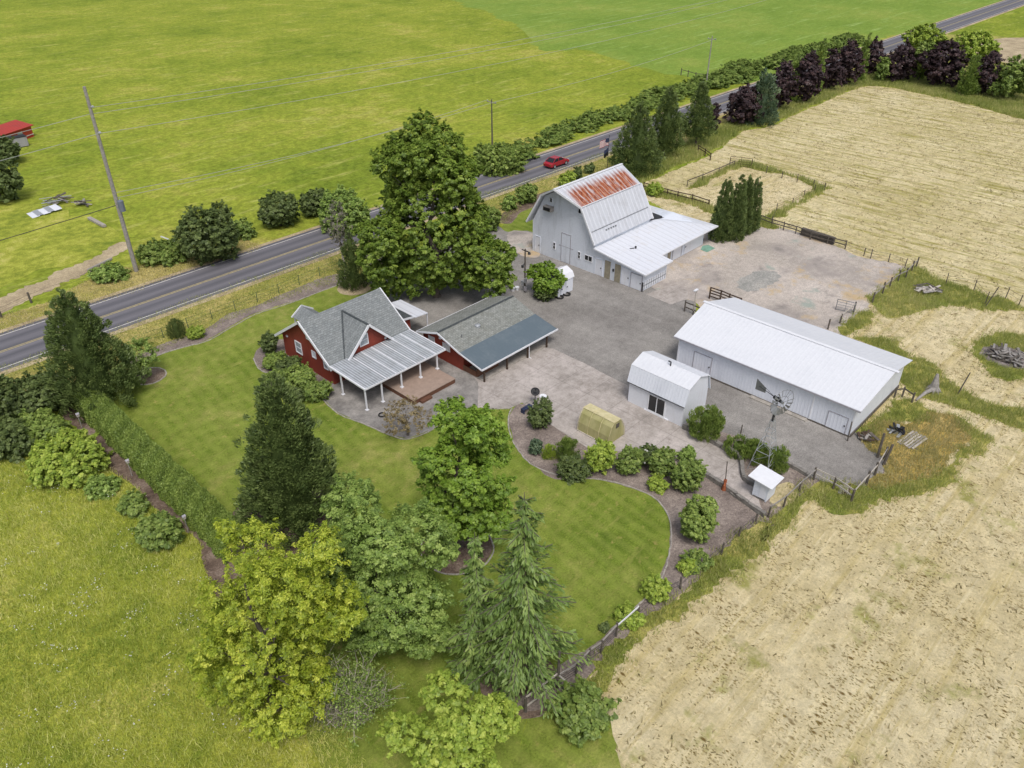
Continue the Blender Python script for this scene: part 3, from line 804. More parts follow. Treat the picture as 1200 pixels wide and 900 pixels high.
# gravel, slabs, beds
sheet('driveway', [(426, 287), (448, 279), (462, 292), (500, 300), (560, 262), (582, 262), (596, 272), (618, 271), (640, 278), (720, 300), (780, 320), (800, 340), (815, 352), (812, 372), (798, 396), (799, 432), (760, 470), (730, 455), (650, 420), (560, 450), (480, 430), (470, 380), (452, 345), (430, 325)], .018, 'gravel', amp=.15)
sheet('paddock_gravel', [(720, 296), (764, 335), (790, 352), (810, 352), (840, 372), (930, 420), (980, 402), (995, 388), (1018, 374), (1022, 355), (1056, 322), (1062, 313), (1005, 300), (962, 280), (905, 264), (888, 258), (850, 266), (820, 262), (780, 280)], .022, 'paddock', amp=.2)
sheet('side_drive', [(594, 274), (606, 270), (628, 276), (632, 300), (612, 300), (598, 290)], .022, 'paddock', amp=.15)
sheet('ramp_slab', [(757, 345), (790, 333), (806, 341), (806, 350), (786, 357)], .028, 'concrete', amp=.05, curve=False)
sheet('east_yard', [(800, 500), (806, 470), (830, 440), (880, 450), (1000, 505), (1032, 530), (1036, 548), (1024, 562), (1000, 580), (975, 572), (955, 560), (930, 548), (905, 533), (870, 520), (830, 508)], .020, 'gravel', amp=.12)
sheet('slab', [(649, 409), (735, 451), (760, 470), (815, 480), (832, 500), (832, 508), (850, 520), (867, 535), (869, 551), (888, 575), (890, 590), (897, 606), (870, 589), (850, 574), (825, 558), (787, 536), (750, 531), (716, 528), (690, 526), (666, 511), (645, 498), (612, 472), (597, 479), (560, 478), (540, 440), (575, 400)], .026, 'concrete', amp=.04, curve=False)
sheet('patio', [(560, 479), (545, 481), (520, 492), (505, 504), (478, 514), (462, 511), (430, 498), (395, 483), (378, 467), (400, 430), (460, 395), (490, 378), (520, 400), (560, 448)], .030, 'patio', amp=.04, curve=False)
sheet('roadside_bed', [(143, 431), (165, 424), (190, 414), (216, 406), (242, 399), (275, 381), (300, 368), (350, 351), (402, 331), (400, 321), (375, 326), (340, 341), (300, 358), (268, 368), (240, 386), (220, 394), (192, 402), (160, 417)], .020, 'mulch_grey', amp=.08)
def disc(name, cx, cy, r, z, mat, amp=.06):
    c = G(cx, cy); return sheet(name, [(c[0] + r * math.cos(t), c[1] + r * math.sin(t)) for t in np.linspace(0, 2 * PI, 12, endpoint=False)], z, mat, px=False, amp=amp)
disc('tree_ring_bed', 175, 441, 1.45, .020, 'mulch')
disc('conifer_bed', 415, 337, 2.0, .020, 'dirt')
disc('sequoia_bed', 332, 610, 4.0, .020, 'mulch')
disc('maple_bed', 535, 642, 2.5, .020, 'mulch')
disc('cedar_bed', 608, 800, 2.4, .020, 'mulch')
sheet('hedge_bed', [(72, 486), (96, 474), (120, 500), (165, 548), (220, 606), (262, 645), (290, 690), (255, 700), (232, 640), (205, 616), (165, 578), (122, 542), (100, 515)], .022, 'mulch', amp=.12)
sheet('house_bed', [(297, 420), (304, 408), (326, 398), (350, 405), (398, 455), (392, 468), (372, 466), (345, 452), (322, 440), (305, 434)], .020, 'mulch_grey', amp=.08)
sheet('barn_side_bed', [(583, 258), (600, 242), (640, 224), (652, 226), (640, 238), (610, 250), (598, 262)], .020, 'mulch', amp=.12)
BED = [(596, 490), (606, 474), (616, 473), (645, 499), (668, 513), (692, 528), (716, 530), (750, 533), (787, 538), (825, 560), (850, 576), (872, 590), (895, 606), (880, 618), (846, 650), (800, 692), (760, 728), (724, 752), (690, 792), (655, 822), (618, 834), (600, 822), (630, 806), (655, 779), (690, 757), (716, 738), (742, 716), (767, 690), (781, 662), (787, 632), (784, 606), (768, 584), (740, 571), (700, 562), (660, 559), (625, 546), (606, 526), (597, 505)]
sheet('shrub_bed', BED, .022, 'mulch_grey', amp=.06)
sheet('wall_bed', [(822, 504), (855, 509), (905, 531), (928, 546), (946, 558), (955, 566), (935, 582), (905, 605), (896, 600), (890, 580), (870, 552), (868, 536), (850, 521)], .034, 'mulch_grey', amp=.08)
sheet('straw_patch', [(908, 572), (922, 565), (934, 572), (930, 588), (912, 594), (902, 588)], .040, 'straw', amp=.15)
# rough grass islands
RG = {}
for nm, pts, mt in (('paddock_corner_grass', [(1020, 354), (1040, 334), (1066, 314), (1082, 316), (1100, 328), (1160, 345), (1200, 359), (1280, 380), (1300, 398), (1200, 366), (1152, 364), (1100, 359), (1060, 370), (1040, 372)], 'rough_grass'),
                    ('ditch_grass', [(1056, 424), (1082, 420), (1108, 442), (1152, 466), (1205, 482), (1300, 515), (1300, 540), (1200, 506), (1137, 482), (1087, 466), (1066, 452)], 'rough_grass'),
                    ('pit_grass', [(1142, 412), (1150, 398), (1175, 391), (1215, 396), (1240, 415), (1230, 440), (1200, 448), (1165, 438)], 'rough_grass'),
                    ('shed_back_grass', [(1002, 396), (1030, 398), (1062, 414), (1056, 420), (1030, 408)], 'rough_grass'),
                    ('gate_grass', [(982, 380), (1010, 366), (1024, 368), (1012, 380), (990, 394)], 'rough_grass'),
                    ('shed_end_grass', [(1006, 506), (1030, 488), (1052, 468), (1078, 474), (1092, 490), (1064, 496), (1040, 500), (1024, 512)], 'rough_grass'),
                    ('south_grass', [(890, 628), (938, 577), (975, 572), (1010, 566), (1050, 570), (1100, 552), (1128, 520), (1120, 488), (1150, 508), (1160, 518), (1120, 555), (1066, 582), (1010, 600), (975, 602), (948, 586), (906, 630)], 'rough_grass'),
                    ('boundary_grass', [(664, 828), (690, 797), (722, 758), (760, 728), (800, 690), (848, 648), (892, 612), (904, 624), (860, 664), (812, 704), (770, 740), (732, 778), (704, 806), (680, 834)], 'rough_grass'),
                    ('ochre_patch', [(1012, 512), (1036, 494), (1064, 492), (1100, 488), (1126, 500), (1124, 526), (1090, 552), (1050, 568), (1026, 574), (1014, 566), (1030, 552), (1036, 536)], 'ochre_grass'),
                    ('corral_grass', [(804, 222), (860, 193), (882, 192), (968, 219), (964, 224), (905, 256), (898, 254), (956, 221), (878, 197), (862, 199), (808, 222)], 'rough_grass'),
                    ('corral_front_grass', [(752, 226), (790, 234), (832, 248), (900, 268), (905, 262), (850, 246), (800, 230), (756, 219)], 'rough_grass')):
    sheet(nm, pts, .030 if nm != 'ochre_patch' else .034, mt, amp=.38)
disc('ash_pit', 1180, 419, 2.2, .040, 'ash', .3)

# road: one strip with painted lines
mb = MB(); mb.box(-250, 900, 78.7, 86.8, -.1, .05); tag(mb.build('road', 'asphalt'), kind='structure')
mb = MB(); mb.box(-250, 900, 77.9, 78.7, -.1, .035); mb.box(-250, 900, 86.8, 87.5, -.1, .035); tag(mb.build('road_shoulder', 'dirt'), kind='structure')
mb = MB()
for y in (79.25, 86.1): mb.add([(-250, y, .054), (900, y, .054), (900, y + .13, .054), (-250, y + .13, .054)], [(0, 1, 2, 3)])
tag(mb.build('road_edge_line', 'line_white'), kind='structure')
mb = MB()
for y in (82.5, 82.75): mb.add([(-250, y, .054), (900, y, .054), (900, y + .11, .054), (-250, y + .11, .054)], [(0, 1, 2, 3)])
tag(mb.build('road_centre_line', 'line_yellow'), kind='structure')

sheet('yard_soil', [(588, 466), (700, 440), (800, 430), (900, 470), (1000, 510), (1040, 545), (1000, 582), (950, 575), (900, 620), (846, 655), (800, 697), (724, 757), (660, 826), (612, 838), (600, 800), (700, 740), (770, 660), (770, 610), (690, 575), (620, 552), (590, 505)], .012, 'mulch_grey', amp=.1)

# stone edging of the lawn beds
def edging(name, pts, label, h=.07, w=.10, mat='pale_stone', closed=False, px=True):
    P = [G(*p)[:2] for p in pts] if px else pts
    A = jitter_path(smooth_path(P, closed, .35), .03)
    mb = MB(); n = len(A)
    for i in range(n if closed else n - 1):
        a, b = A[i], A[(i + 1) % n]; hh = h * random.uniform(.7, 1.25)
        mb.bar((a[0], a[1], hh / 2), (a[0] + (b[0] - a[0]) * .93, a[1] + (b[1] - a[1]) * .93, hh / 2), w * random.uniform(.8, 1.2), hh)
    return single(name, mb, mat, label, 'edging', (A[0][0], A[0][1], 0))
edging('bed_edging', BED[25:] + [(596, 488), (600, 479)], 'pale stone edging curving between the lawn and the long shrub bed')
edging('roadside_edging', [(143, 432), (165, 425), (190, 415), (216, 407), (242, 400), (275, 382), (300, 369), (350, 352), (402, 332)], 'pale edging between the lawn and the grey mulch strip by the road')
c = G(175, 441)
edging('ring_edging', [(c[0] + 1.5 * math.cos(t), c[1] + 1.5 * math.sin(t)) for t in np.linspace(0, 2 * PI, 14, endpoint=False)], 'round stone edging about the small tree near the road', closed=True, px=False)
c = G(535, 642)
edging('maple_edging', [(c[0] + 2.55 * math.cos(t), c[1] + 2.55 * math.sin(t)) for t in np.linspace(0, 2 * PI, 16, endpoint=False)], 'round stone edging about the pyramidal green maple', closed=True, px=False)
edging('patio_edging', [(378, 468), (395, 484), (430, 499), (462, 512), (478, 515), (505, 505), (520, 493), (545, 482), (598, 479)], 'pale kerb along the curved lawn side of the patio')
edging('house_bed_edging', [(297, 420), (305, 434), (322, 440), (345, 452), (372, 466), (392, 468)], 'pale edging of the planted bed below the red house')

# retaining walls
def low_wall(name, pts, label, h=.42, w=.3):
    A = smooth_path([G(*p)[:2] for p in pts], False, .5)
    mb = MB()
    for i in range(len(A) - 1):
        a, b = A[i], A[i + 1]
        for lv in range(2):
            hh = h / 2 * random.uniform(.85, 1.0); z0 = lv * h / 2
            o = random.uniform(-.03, .03)
            mb.bar((a[0] + o, a[1] + o, z0 + hh / 2), (a[0] + (b[0] - a[0]) * .96 + o, a[1] + (b[1] - a[1]) * .96 + o, z0 + hh / 2), w * random.uniform(.85, 1.1), hh)
    return single(name, mb, 'stone', label, 'wall', (A[0][0], A[0][1], 0))
low_wall('retaining_wall', [(800, 502), (820, 511), (845, 525), (865, 536), (869, 548), (871, 562), (886, 571)], 'low curved stone wall on the windmill side of the narrow slab path')
low_wall('retaining_wall', [(785, 535), (806, 546), (825, 557), (850, 573), (870, 588), (896, 606)], 'low stone wall on the shrub bed side of the narrow slab path')
low_wall('retaining_wall', [(922, 545), (936, 552), (952, 562)], 'short dark low wall stub at the edge of the gravel east yard', .35)

# ================================================================== BUILDING HELPERS
def rect_frame(mb, axis, a, c0, c1, z0, z1, w, out, d=.06):
    lo, hi = (a, a + out * d) if out > 0 else (a + out * d, a)
    R = ((c0, c1, z1 - w, z1), (c0, c1, z0, z0 + w), (c0, c0 + w, z0 + w, z1 - w), (c1 - w, c1, z0 + w, z1 - w))
    for p0, p1, q0, q1 in R:
        if axis == 'X': mb.box(lo, hi, p0, p1, q0, q1)
        else: mb.box(p0, p1, lo, hi, q0, q1)

def panel(mb, axis, a, c0, c1, z0, z1, out, d):
    lo, hi = (a, a + out * d) if out > 0 else (a + out * d, a)
    if axis == 'X': mb.box(lo, hi, c0, c1, z0, z1)
    else: mb.box(c0, c1, lo, hi, z0, z1)

def window(root, axis, a, c0, c1, z0, z1, out=-1, pane='pale_glass', cols=1, rows=2, w=.1, frame='white_trim', name='window'):
    mb = MB(); rect_frame(mb, axis, a, c0, c1, z0, z1, w, out, .07)
    for i in range(1, cols):
        c = c0 + (c1 - c0) * i / cols; panel(mb, axis, a, c - w * .35, c + w * .35, z0 + w, z1 - w, out, .06)
    for i in range(1, rows):
        z = z0 + (z1 - z0) * i / rows
        for k in range(cols):
            p0 = c0 + (c1 - c0) * k / cols + w * .4; p1 = c0 + (c1 - c0) * (k + 1) / cols - w * .4
            if k == 0: p0 = c0 + w
            if k == cols - 1: p1 = c1 - w
            panel(mb, axis, a, p0, p1, z - w * .3, z + w * .3, out, .055)
    f = mb.build(name, frame, root)
    pb = MB(); panel(pb, axis, a, c0 + w * .8, c1 - w * .8, z0 + w * .8, z1 - w * .8, out, .025)
    pb.build('pane', pane, f); return f

def door(root, axis, a, c0, c1, z0, z1, out=-1, mat='white_paint', frame='white_wall', handle=True, w=.07, label=None):
    mb = MB(); panel(mb, axis, a, c0 + w, c1 - w, z0, z1 - w, out, .04)
    d = mb.build('door', mat, root)
    if label: d['label'] = label
    fb = MB()
    for p0, p1, q0, q1 in ((c0, c1, z1 - w, z1), (c0, c0 + w, z0, z1 - w), (c1 - w, c1, z0, z1 - w)): panel(fb, axis, a, p0, p1, q0, q1, out, .07)
    fb.build('frame', frame, d)
    if handle:
        hb = MB(); s = a + out * .07
        if axis == 'X': hb.box(min(s, s + out * .05), max(s, s + out * .05), c0 + w + .08, c0 + w + .2, (z0 + z1) / 2 - .1, (z0 + z1) / 2 + .02)
        else: hb.box(c0 + w + .08, c0 + w + .2, min(s, s + out * .05), max(s, s + out * .05), (z0 + z1) / 2 - .1, (z0 + z1) / 2 + .02)
        hb.build('handle', 'dark_metal', d)
    return d

# ================================================================== RED HOUSE
H0 = (37.3, 57.8, 0)
house = thing('red_house', 'red cottage with grey shingle roof, cross gable and white porch roof', 'house', H0)
hx0, hx1, hy0, hy1 = 33.1, 41.6, 53.9, 61.9
RZ, EZ, RY = 5.40, 2.08, 57.76
mb = MB(); mb.prism([(hy0, 0), (hy1, 0), (hy1, 2.42), (RY, 5.22), (hy0, 2.32)], 'X', hx0, hx1)
mb.build('wall', 'red_wall', house)
mb = MB(); mb.add([(34.45, 53.62, 1.9), (39.7, 53.62, 1.9), (39.7, 53.62, 2.3), (37.08, 53.62, 4.78), (34.45, 53.62, 2.3),
                   (34.45, 53.85, 1.9), (39.7, 53.85, 1.9), (39.7, 53.85, 2.3), (37.08, 53.85, 4.78), (34.45, 53.85, 2.3)],
                  [(0, 1, 2, 3, 4), (9, 8, 7, 6, 5), (0, 4, 9, 5), (1, 6, 7, 2), (2, 7, 8, 3), (3, 8, 9, 4)])
mb.build('gable_wall', 'red_wall', house)
mb = MB()
mb.slab([(32.65, RY, RZ), (32.65, 53.3, EZ), (42.05, 53.3, EZ), (42.05, RY, RZ)], .12)
mb.slab([(32.65, RY + .001, RZ), (32.65, 62.45, 2.15), (42.05, 62.45, 2.15), (42.05, RY + .001, RZ)], .12)
pk, vt = (37.08, 53.15, 5.0), (37.08, 57.25, 5.0)
for bx in (34.15, 40.0):
    mb.slab([pk, vt, (bx, 53.30, 2.06), (bx, 53.15, 2.06)], .10)
roof = mb.build('roof', 'shingle_house', house)
mb = MB()   # dark ridge and valley caps
mb.bar((37.08, 53.3, 5.02), (37.08, 57.0, 5.02), .2, .05)
mb.bar((37.08, 57.2, 5.02), (34.2, 53.5, 2.2), .18, .06); mb.bar((37.08, 57.2, 5.02), (39.96, 53.5, 2.2), .18, .06)
mb.build('valley_flashing', 'shingle_dark', roof)
mb = MB()
mb.bar((32.6, RY + .05, RZ - .06), (32.6, 53.25, EZ - .06), .1, .24); mb.bar((32.6, RY - .05, RZ - .06), (32.6, 62.5, 2.09), .1, .24)
mb.bar((42.1, RY + .05, RZ - .06), (42.1, 53.25, EZ - .06), .1, .24); mb.bar((42.1, RY - .05, RZ - .06), (42.1, 62.5, 2.09), .1, .24)
mb.bar((37.05, 53.1, 4.97), (34.1, 53.1, 2.02), .1, .22); mb.bar((37.11, 53.1, 4.97), (40.05, 53.1, 2.02), .1, .22)
mb.bar((32.6, 62.5, 2.05), (42.1, 62.5, 2.05), .08, .16)
mb.build('trim', 'white_trim', house)
window(house, 'X', hx0, 58.7, 59.75, 1.2, 2.5); window(house, 'X', hx0, 56.85, 57.55, 3.5, 4.55)
window(house, 'X', hx0, 56.35, 57.0, 1.75, 2.5, rows=1, pane='white_paint'); window(house, 'X', hx0, 54.5, 55.2, 1.3, 2.4)
window(house, 'Y', 53.62, 36.15, 37.15, 2.85, 4.0)
for bb_ in ((32.98, 33.1, 60.9, 61.1, 2.35, 2.5), (39.0, 39.2, 53.5, 53.62, 2.55, 2.75), (35.0, 35.2, 53.5, 53.62, 2.3, 2.45)):
    mb = MB(); mb.box(*bb_); mb.build('wall_lamp', 'white_trim', house)
# covered porch
mb = MB(); mb.slab([(32.55, 53.5, 2.44), (32.55, 48.3, 2.30), (41.95, 48.3, 2.30), (41.95, 53.5, 2.44)], .05)
pr = mb.build('porch_roof', 'porch_sheet', house)
mb = MB()
for k in range(9):
    x = 32.6 + k * 1.165
    if k in (0, 8) or k > 1: mb.bar((x, 53.45, 2.465), (x, 48.3, 2.325), .10, .03)
mb.bar((32.5, 48.27, 2.27), (42.0, 48.27, 2.27), .06, .16); mb.bar((32.52, 53.5, 2.40), (32.52, 48.3, 2.26), .06, .14); mb.bar((41.98, 53.5, 2.40), (41.98, 48.3, 2.26), .06, .14)
mb.build('beam', 'white_trim', pr)
for x, y, z in ((32.66, 52.0, 0), (32.62, 48.45, 0), (34.4, 48.45, 0), (36.65, 48.45, .5), (38.9, 48.45, .5), (40.97, 48.45, .5)):
    mb = MB(); mb.box(x - .06, x + .06, y - .06, y + .06, z, 2.26 if y < 50 else 2.34); mb.box(x - .14, x + .14, y - .14, y + .14, z, z + .1)
    mb.build('post', 'white_trim', house)
mb = MB(); mb.box(35.95, 41.0, 46.0, 53.85, .44, .5); dk = mb.build('deck', 'deck_wood', house)
mb = MB(); mb.box(35.98, 40.97, 46.03, 53.85, 0, .44); mb.box(36.6, 37.8, 45.62, 46.0, 0, .24); mb.build('deck_skirt', 'deck_skirt', dk)
# side room with lean-to roof and metal canopy
mb = MB(); mb.prism([(55.2, 0), (58.7, 0), (58.7, 2.55), (55.2, 2.55)], 'X', 41.6, 43.5); mb.build('side_room', 'red_wall', house)
mb = MB(); mb.slab([(41.5, 59.0, 2.95), (41.5, 54.9, 2.95), (43.75, 54.9, 2.62), (43.75, 59.0, 2.62)], .1); mb.build('side_roof', 'shingle_dark', house)
mb = MB(); mb.bar((41.5, 54.87, 2.9), (43.8, 54.87, 2.57), .06, .2); mb.build('side_trim', 'white_trim', house)
mb = MB(); mb.slab([(43.7, 58.9, 2.66), (43.7, 54.6, 2.66), (45.4, 54.6, 2.5), (45.4, 58.9, 2.5)], .06); cn = mb.build('canopy', 'white_roof_low', house)
for y in (54.7, 58.8):
    mb = MB(); mb.box(45.25, 45.35, y - .05, y + .05, 0, 2.45); mb.build('canopy_post', 'white_trim', cn)
mb = MB(); mb.prism([(35.7, 2.3), (38.1, 2.3), (36.9, 3.1)], 'Y', 61.6, 64.1); pz = mb.build('entry_roof', 'shingle_house', house)
mb = MB(); mb.bar((35.6, 64.15, 2.28), (36.9, 64.15, 3.14), .06, .16); mb.bar((38.2, 64.15, 2.28), (36.9, 64.15, 3.14), .06, .16)
for x in (35.85, 37.95): mb.box(x - .06, x + .06, 63.9, 64.02, 0, 2.3)
mb.build('entry_trim', 'white_trim', pz)

# ================================================================== RED GARAGE
garage = thing('red_garage', 'low red outbuilding with grey shingle roof and slate blue porch sheeting', 'garage', (47.8, 49.8, 0))
gx0, gx1 = 42.95, 52.6
gz = lambda y: 3.22 - abs(y - 49.95) * .335 if y > 46.9 else 2.2 - (46.9 - y) * .21
mb = MB(); mb.prism([(46.95, 0), (52.6, 0), (52.6, gz(52.6) - .14), (49.95, 3.06), (46.95, gz(46.95) - .14)], 'X', gx0, gx1); mb.build('wall', 'red_wall', garage)
mb = MB(); mb.slab([(42.5, 49.95, 3.22), (42.5, 46.85, gz(46.901)), (53.0, 46.85, gz(46.901)), (53.0, 49.95, 3.22)], .1)
mb.slab([(42.5, 49.951, 3.22), (42.5, 53.05, gz(53.05)), (53.0, 53.05, gz(53.05)), (53.0, 49.951, 3.22)], .1)
gr = mb.build('roof', 'shingle_garage', garage)
mb = MB(); mb.bar((42.5, 49.95, 3.235), (53.0, 49.95, 3.235), .22, .05); mb.build('ridge_cap', 'shingle_dark', gr)
mb = MB(); mb.cyl((46.5, 48.6, 2.7), (46.5, 48.6, 2.93), .26, .26, 12); mb.ball((46.5, 48.6, 2.93), .3, 12, 6, (1, 1, .4)); mb.build('roof_vent', 'galvanised', gr)
mb = MB(); mb.cyl((44.1, 48.3, 2.6), (44.1, 48.3, 3.0), .05, .05, 8); mb.build('vent_pipe', 'grey_steel', gr)
mb = MB(); mb.slab([(42.5, 46.95, 2.24), (42.5, 44.0, 1.62), (53.05, 44.0, 1.62), (53.05, 46.95, 2.24)], .06); mb.build('porch_roof', 'slate_sheet', garage)
mb = MB(); mb.bar((42.45, 43.95, 1.58), (53.1, 43.95, 1.58), .08, .16)
mb.bar((42.46, 49.97, 3.16), (42.46, 46.9, 2.14), .07, .16); mb.bar((42.46, 46.93, 2.17), (42.46, 44.0, 1.56), .07, .14); mb.bar((42.46, 49.93, 3.16), (42.46, 53.1, 2.1), .07, .16)
mb.bar((42.5, 53.1, 2.1), (53.0, 53.1, 2.1), .06, .14)
mb.build('trim', 'white_trim', garage)
for x in (42.95, 46.0, 48.9, 51.7):
    mb = MB(); mb.box(x - .07, x + .07, 44.1, 44.24, 0, 1.56); mb.build('post', 'brown_wood', garage)
mb = MB(); mb.box(48.98, 49.06, 44.06, 44.1, 0, 1.5); mb.box(48.98, 49.06, 43.8, 44.1, 0, .08); mb.build('downpipe', 'white_trim', garage)
mb = MB(); mb.box(42.9, 52.2, 44.3, 46.95, 0, .12); mb.build('porch_floor', 'pale_stone', garage)
mb = MB(); mb.box(42.97, 45.8, 45.1, 45.2, .12, .95); mb.box(42.9, 43.0, 45.2, 46.95, .12, .7); mb.build('low_partition', 'deck_skirt', garage)
window(garage, 'X', gx0, 48.75, 49.75, 1.35, 2.1, cols=3, rows=1, pane='white_paint')
door(garage, 'X', gx0, 50.9, 51.8, .05, 2.1, mat='white_paint', frame='white_trim')
window(garage, 'Y', 46.95, 46.2, 47.4, .9, 1.8, cols=2, rows=1, pane='dark_glass')
door(garage, 'Y', 46.95, 48.6, 49.6, .12, 2.0, mat='deck_skirt', frame='white_trim')
mb = MB(); mb.box(42.8, 42.95, 49.9, 50.15, 2.35, 2.5); mb.build('wall_lamp', 'white_trim', garage)

# ================================================================== BARN
barn = thing('gambrel_barn', 'large white gambrel barn with orange rusted upper roof', 'barn', (73.5, 52, 0))
bx0, bx1 = 68.4, 79.2
mb = MB(); mb.prism([(51.5, 0), (61.2, 0), (61.2, 4.05), (59.35, 7.55), (56.45, 9.2), (53.6, 7.55), (51.5, 4.05)], 'X', bx0, bx1)
mb.build('wall', 'white_wall', barn)
mb = MB(); mb.slab([(67.9, 53.45, 7.72), (66.7, 56.45, 9.45), (79.4, 56.45, 9.45), (79.4, 53.45, 7.72)], .1); rr = mb.build('rusty_roof', 'barn_roof_rusty', barn); rr['label'] = 'upper roof slope with orange rust over the sheets'
mb = MB(); mb.slab([(67.9, 59.5, 7.72), (66.7, 56.452, 9.45), (79.4, 56.452, 9.45), (79.4, 59.5, 7.72)], .1)
mb.slab([(67.9, 53.49, 7.69), (67.9, 51.25, 3.78), (79.5, 51.25, 3.78), (79.5, 53.49, 7.69)], .1)
mb.slab([(67.9, 59.46, 7.69), (67.9, 61.75, 3.85), (79.5, 61.75, 3.85), (79.5, 59.46, 7.69)], .1)
br = mb.build('roof', 'barn_roof_white', barn)
mb = MB(); mb.bar((66.6, 56.45, 9.47), (79.45, 56.45, 9.47), .3, .06)
mb.bar((67.86, 53.43, 7.68), (66.62, 56.45, 9.42), .1, .22); mb.bar((67.86, 59.52, 7.68), (66.62, 56.45, 9.42), .1, .22)
mb.bar((67.86, 53.45, 7.7), (67.86, 51.2, 3.74), .1, .2); mb.bar((67.86, 59.5, 7.7), (67.86, 61.8, 3.8), .1, .2)
mb.bar((79.5, 53.45, 7.7), (79.5, 51.2, 3.74), .1, .2)
mb.bar((67.95, 53.43, 7.74), (79.4, 53.43, 7.74), .12, .05)
mb.build('trim', 'white_trim', br)
mb = MB(); mb.bar((68.2, 51.95, 5.09), (79.3, 51.95, 5.09), .05, .06)
for k in range(5): mb.box(70.6 + k * .45, 70.8 + k * .45, 51.68, 51.78, 4.62, 4.78)
mb.build('snow_guard', 'grey_steel', br)
# lean-to and wing
lz = lambda y: 2.36 + (y - 44.1) * .137
mb = MB(); mb.prism([(44.55, 0), (51.5, 0), (51.5, lz(51.5) - .1), (44.55, lz(44.55) - .1)], 'X', bx0, 73.1); mb.build('lean_to_wall', 'white_wall', barn)
mb = MB(); mb.slab([(68.0, 51.4, lz(51.4)), (68.0, 44.05, lz(44.05)), (73.35, 44.05, lz(44.05)), (73.35, 51.4, lz(51.4))], .07)
lr = mb.build('lean_to_roof', 'white_roof_low', barn)
mb = MB(); mb.bar((67.98, 51.4, lz(51.4) - .07), (67.98, 44.0, lz(44.0) - .07), .06, .16); mb.bar((68.0, 44.02, lz(44) - .08), (73.38, 44.02, lz(44) - .08), .06, .16)
mb.build('fascia', 'white_trim', lr)
mb = MB(); mb.prism([(46.75, 0), (56.4, 0), (56.4, 2.3), (51.5, 3.1), (46.75, 2.42)], 'X', 73.1, 84.6)
mb.build('wing_wall', 'white_wall', barn)
mb = MB()
mb.slab([(73.352, 45.75, 2.40), (86.0, 45.75, 2.40), (79.6, 52.3, 3.4), (73.352, 51.4, 3.33)], .07)
mb.slab([(86.0, 45.752, 2.40), (86.0, 56.9, 2.40), (79.6, 56.9, 3.4), (79.6, 52.302, 3.4)], .07)
wr = mb.build('wing_roof', 'white_roof_low', barn)
mb = MB(); mb.slab([(79.62, 51.55, 3.42), (82.4, 51.3, 3.05), (82.7, 53.4, 3.06), (79.62, 53.4, 3.44)], .015); hl = mb.build('roof_gap_sheet', 'gap_dark', wr); hl['label'] = 'dark sheet standing in for the shade of an open gap in the wing roof by the barn corner'  # black sheet laid on the roof, paints the darkness of an open gap
mb = MB(); mb.bar((73.4, 45.72, 2.34), (86.05, 45.72, 2.34), .06, .14); mb.bar((86.03, 45.72, 2.34), (86.03, 56.95, 2.34), .06, .14); mb.build('fascia', 'white_trim', wr)
mb = MB(); mb.cyl((72.1, 48.4, lz(48.4)), (72.1, 48.4, lz(48.4) + .25), .12, .12, 8); mb.bar((71.4, 48.7, lz(48.7) + .04), (71.9, 48.5, lz(48.5) + .04), .1, .06); mb.build('roof_vent', 'dark_metal', lr)
# doors and windows on the yard side
X = bx0
door(barn, 'X', X, 59.85, 60.75, .05, 2.2, mat='white_paint', frame='white_wall')
window(barn, 'X', X, 57.45, 57.85, 1.25, 2.15, pane='dark_glass', w=.05); window(barn, 'X', X, 53.55, 53.95, 1.2, 2.1, pane='dark_glass', w=.05)
window(barn, 'X', X, 51.75, 52.95, 1.3, 2.05, pane='dark_glass', cols=2, rows=1, w=.08)
d = door(barn, 'X', X, 55.1, 56.55, .1, 3.75, mat='white_wall', frame='grey_metal', w=.06, handle=False, label='tall boarded double-height loft door')
mb = MB(); panel(mb, 'X', X, 54.7, 56.9, 2.05, 2.1, -1, .05); mb.build('rail', 'grey_metal', d)
door(barn, 'X', X, 50.2, 51.35, .05, 2.1, mat='white_paint', frame='white_wall')
for c0, c1 in ((49.1, 49.9), (47.65, 48.45)):
    mb = MB(); panel(mb, 'X', X, c0, c1, .05, 2.22, -1, .05); q = mb.build('board_panel', 'tan_board', barn); q['label'] = 'unpainted tan board panel'
door(barn, 'X', X, 46.3, 47.5, .05, 2.15, mat='white_paint', frame='white_wall')
door(barn, 'X', X, 44.6, 46.2, .05, 1.9, mat='white_paint', frame='grey_metal')
for c0, c1, z0, z1 in ((58.15, 58.55, 7.0, 7.55), (53.75, 54.2, 6.75, 7.35)):
    window(barn, 'X', X, c0, c1, z0, z1, pane='dark_glass', rows=1, w=.05, name='loft_window')
mb = MB(); mb.box(X - .62, X, 57.9, 59.1, 6.0, 6.55); lb = mb.build('loft_box', 'grey_wood', barn)
mb = MB(); mb.box(X - .66, X - .62, 58.0, 59.0, 6.08, 6.47); mb.build('grille', 'black', lb)
mb = MB(); panel(mb, 'X', X, 48.55, 48.75, 1.2, 1.5, -1, .12); mb.build('meter_box', 'dark_metal', barn)
mb = MB(); panel(mb, 'X', X, 44.42, 44.58, 0, 1.15, -1, .1); mb.build('corner_guard', 'dark_metal', barn)
mb = MB(); mb.box(68.55, 73.0, 44.5, 44.55, .2, 1.15); pp = mb.build('gate_panel', 'white_paint', barn)
mb = MB()
for k in range(10): mb.box(68.7 + k * .45, 68.74 + k * .45, 44.47, 44.5, .2, 1.15)
mb.box(68.55, 73.0, 44.46, 44.5, .65, .7); mb.build('slat', 'grey_steel', pp)
door(barn, 'Y', 46.75, 77.6, 79.6, .05, 2.1, mat='white_paint', frame='grey_metal', handle=False); 
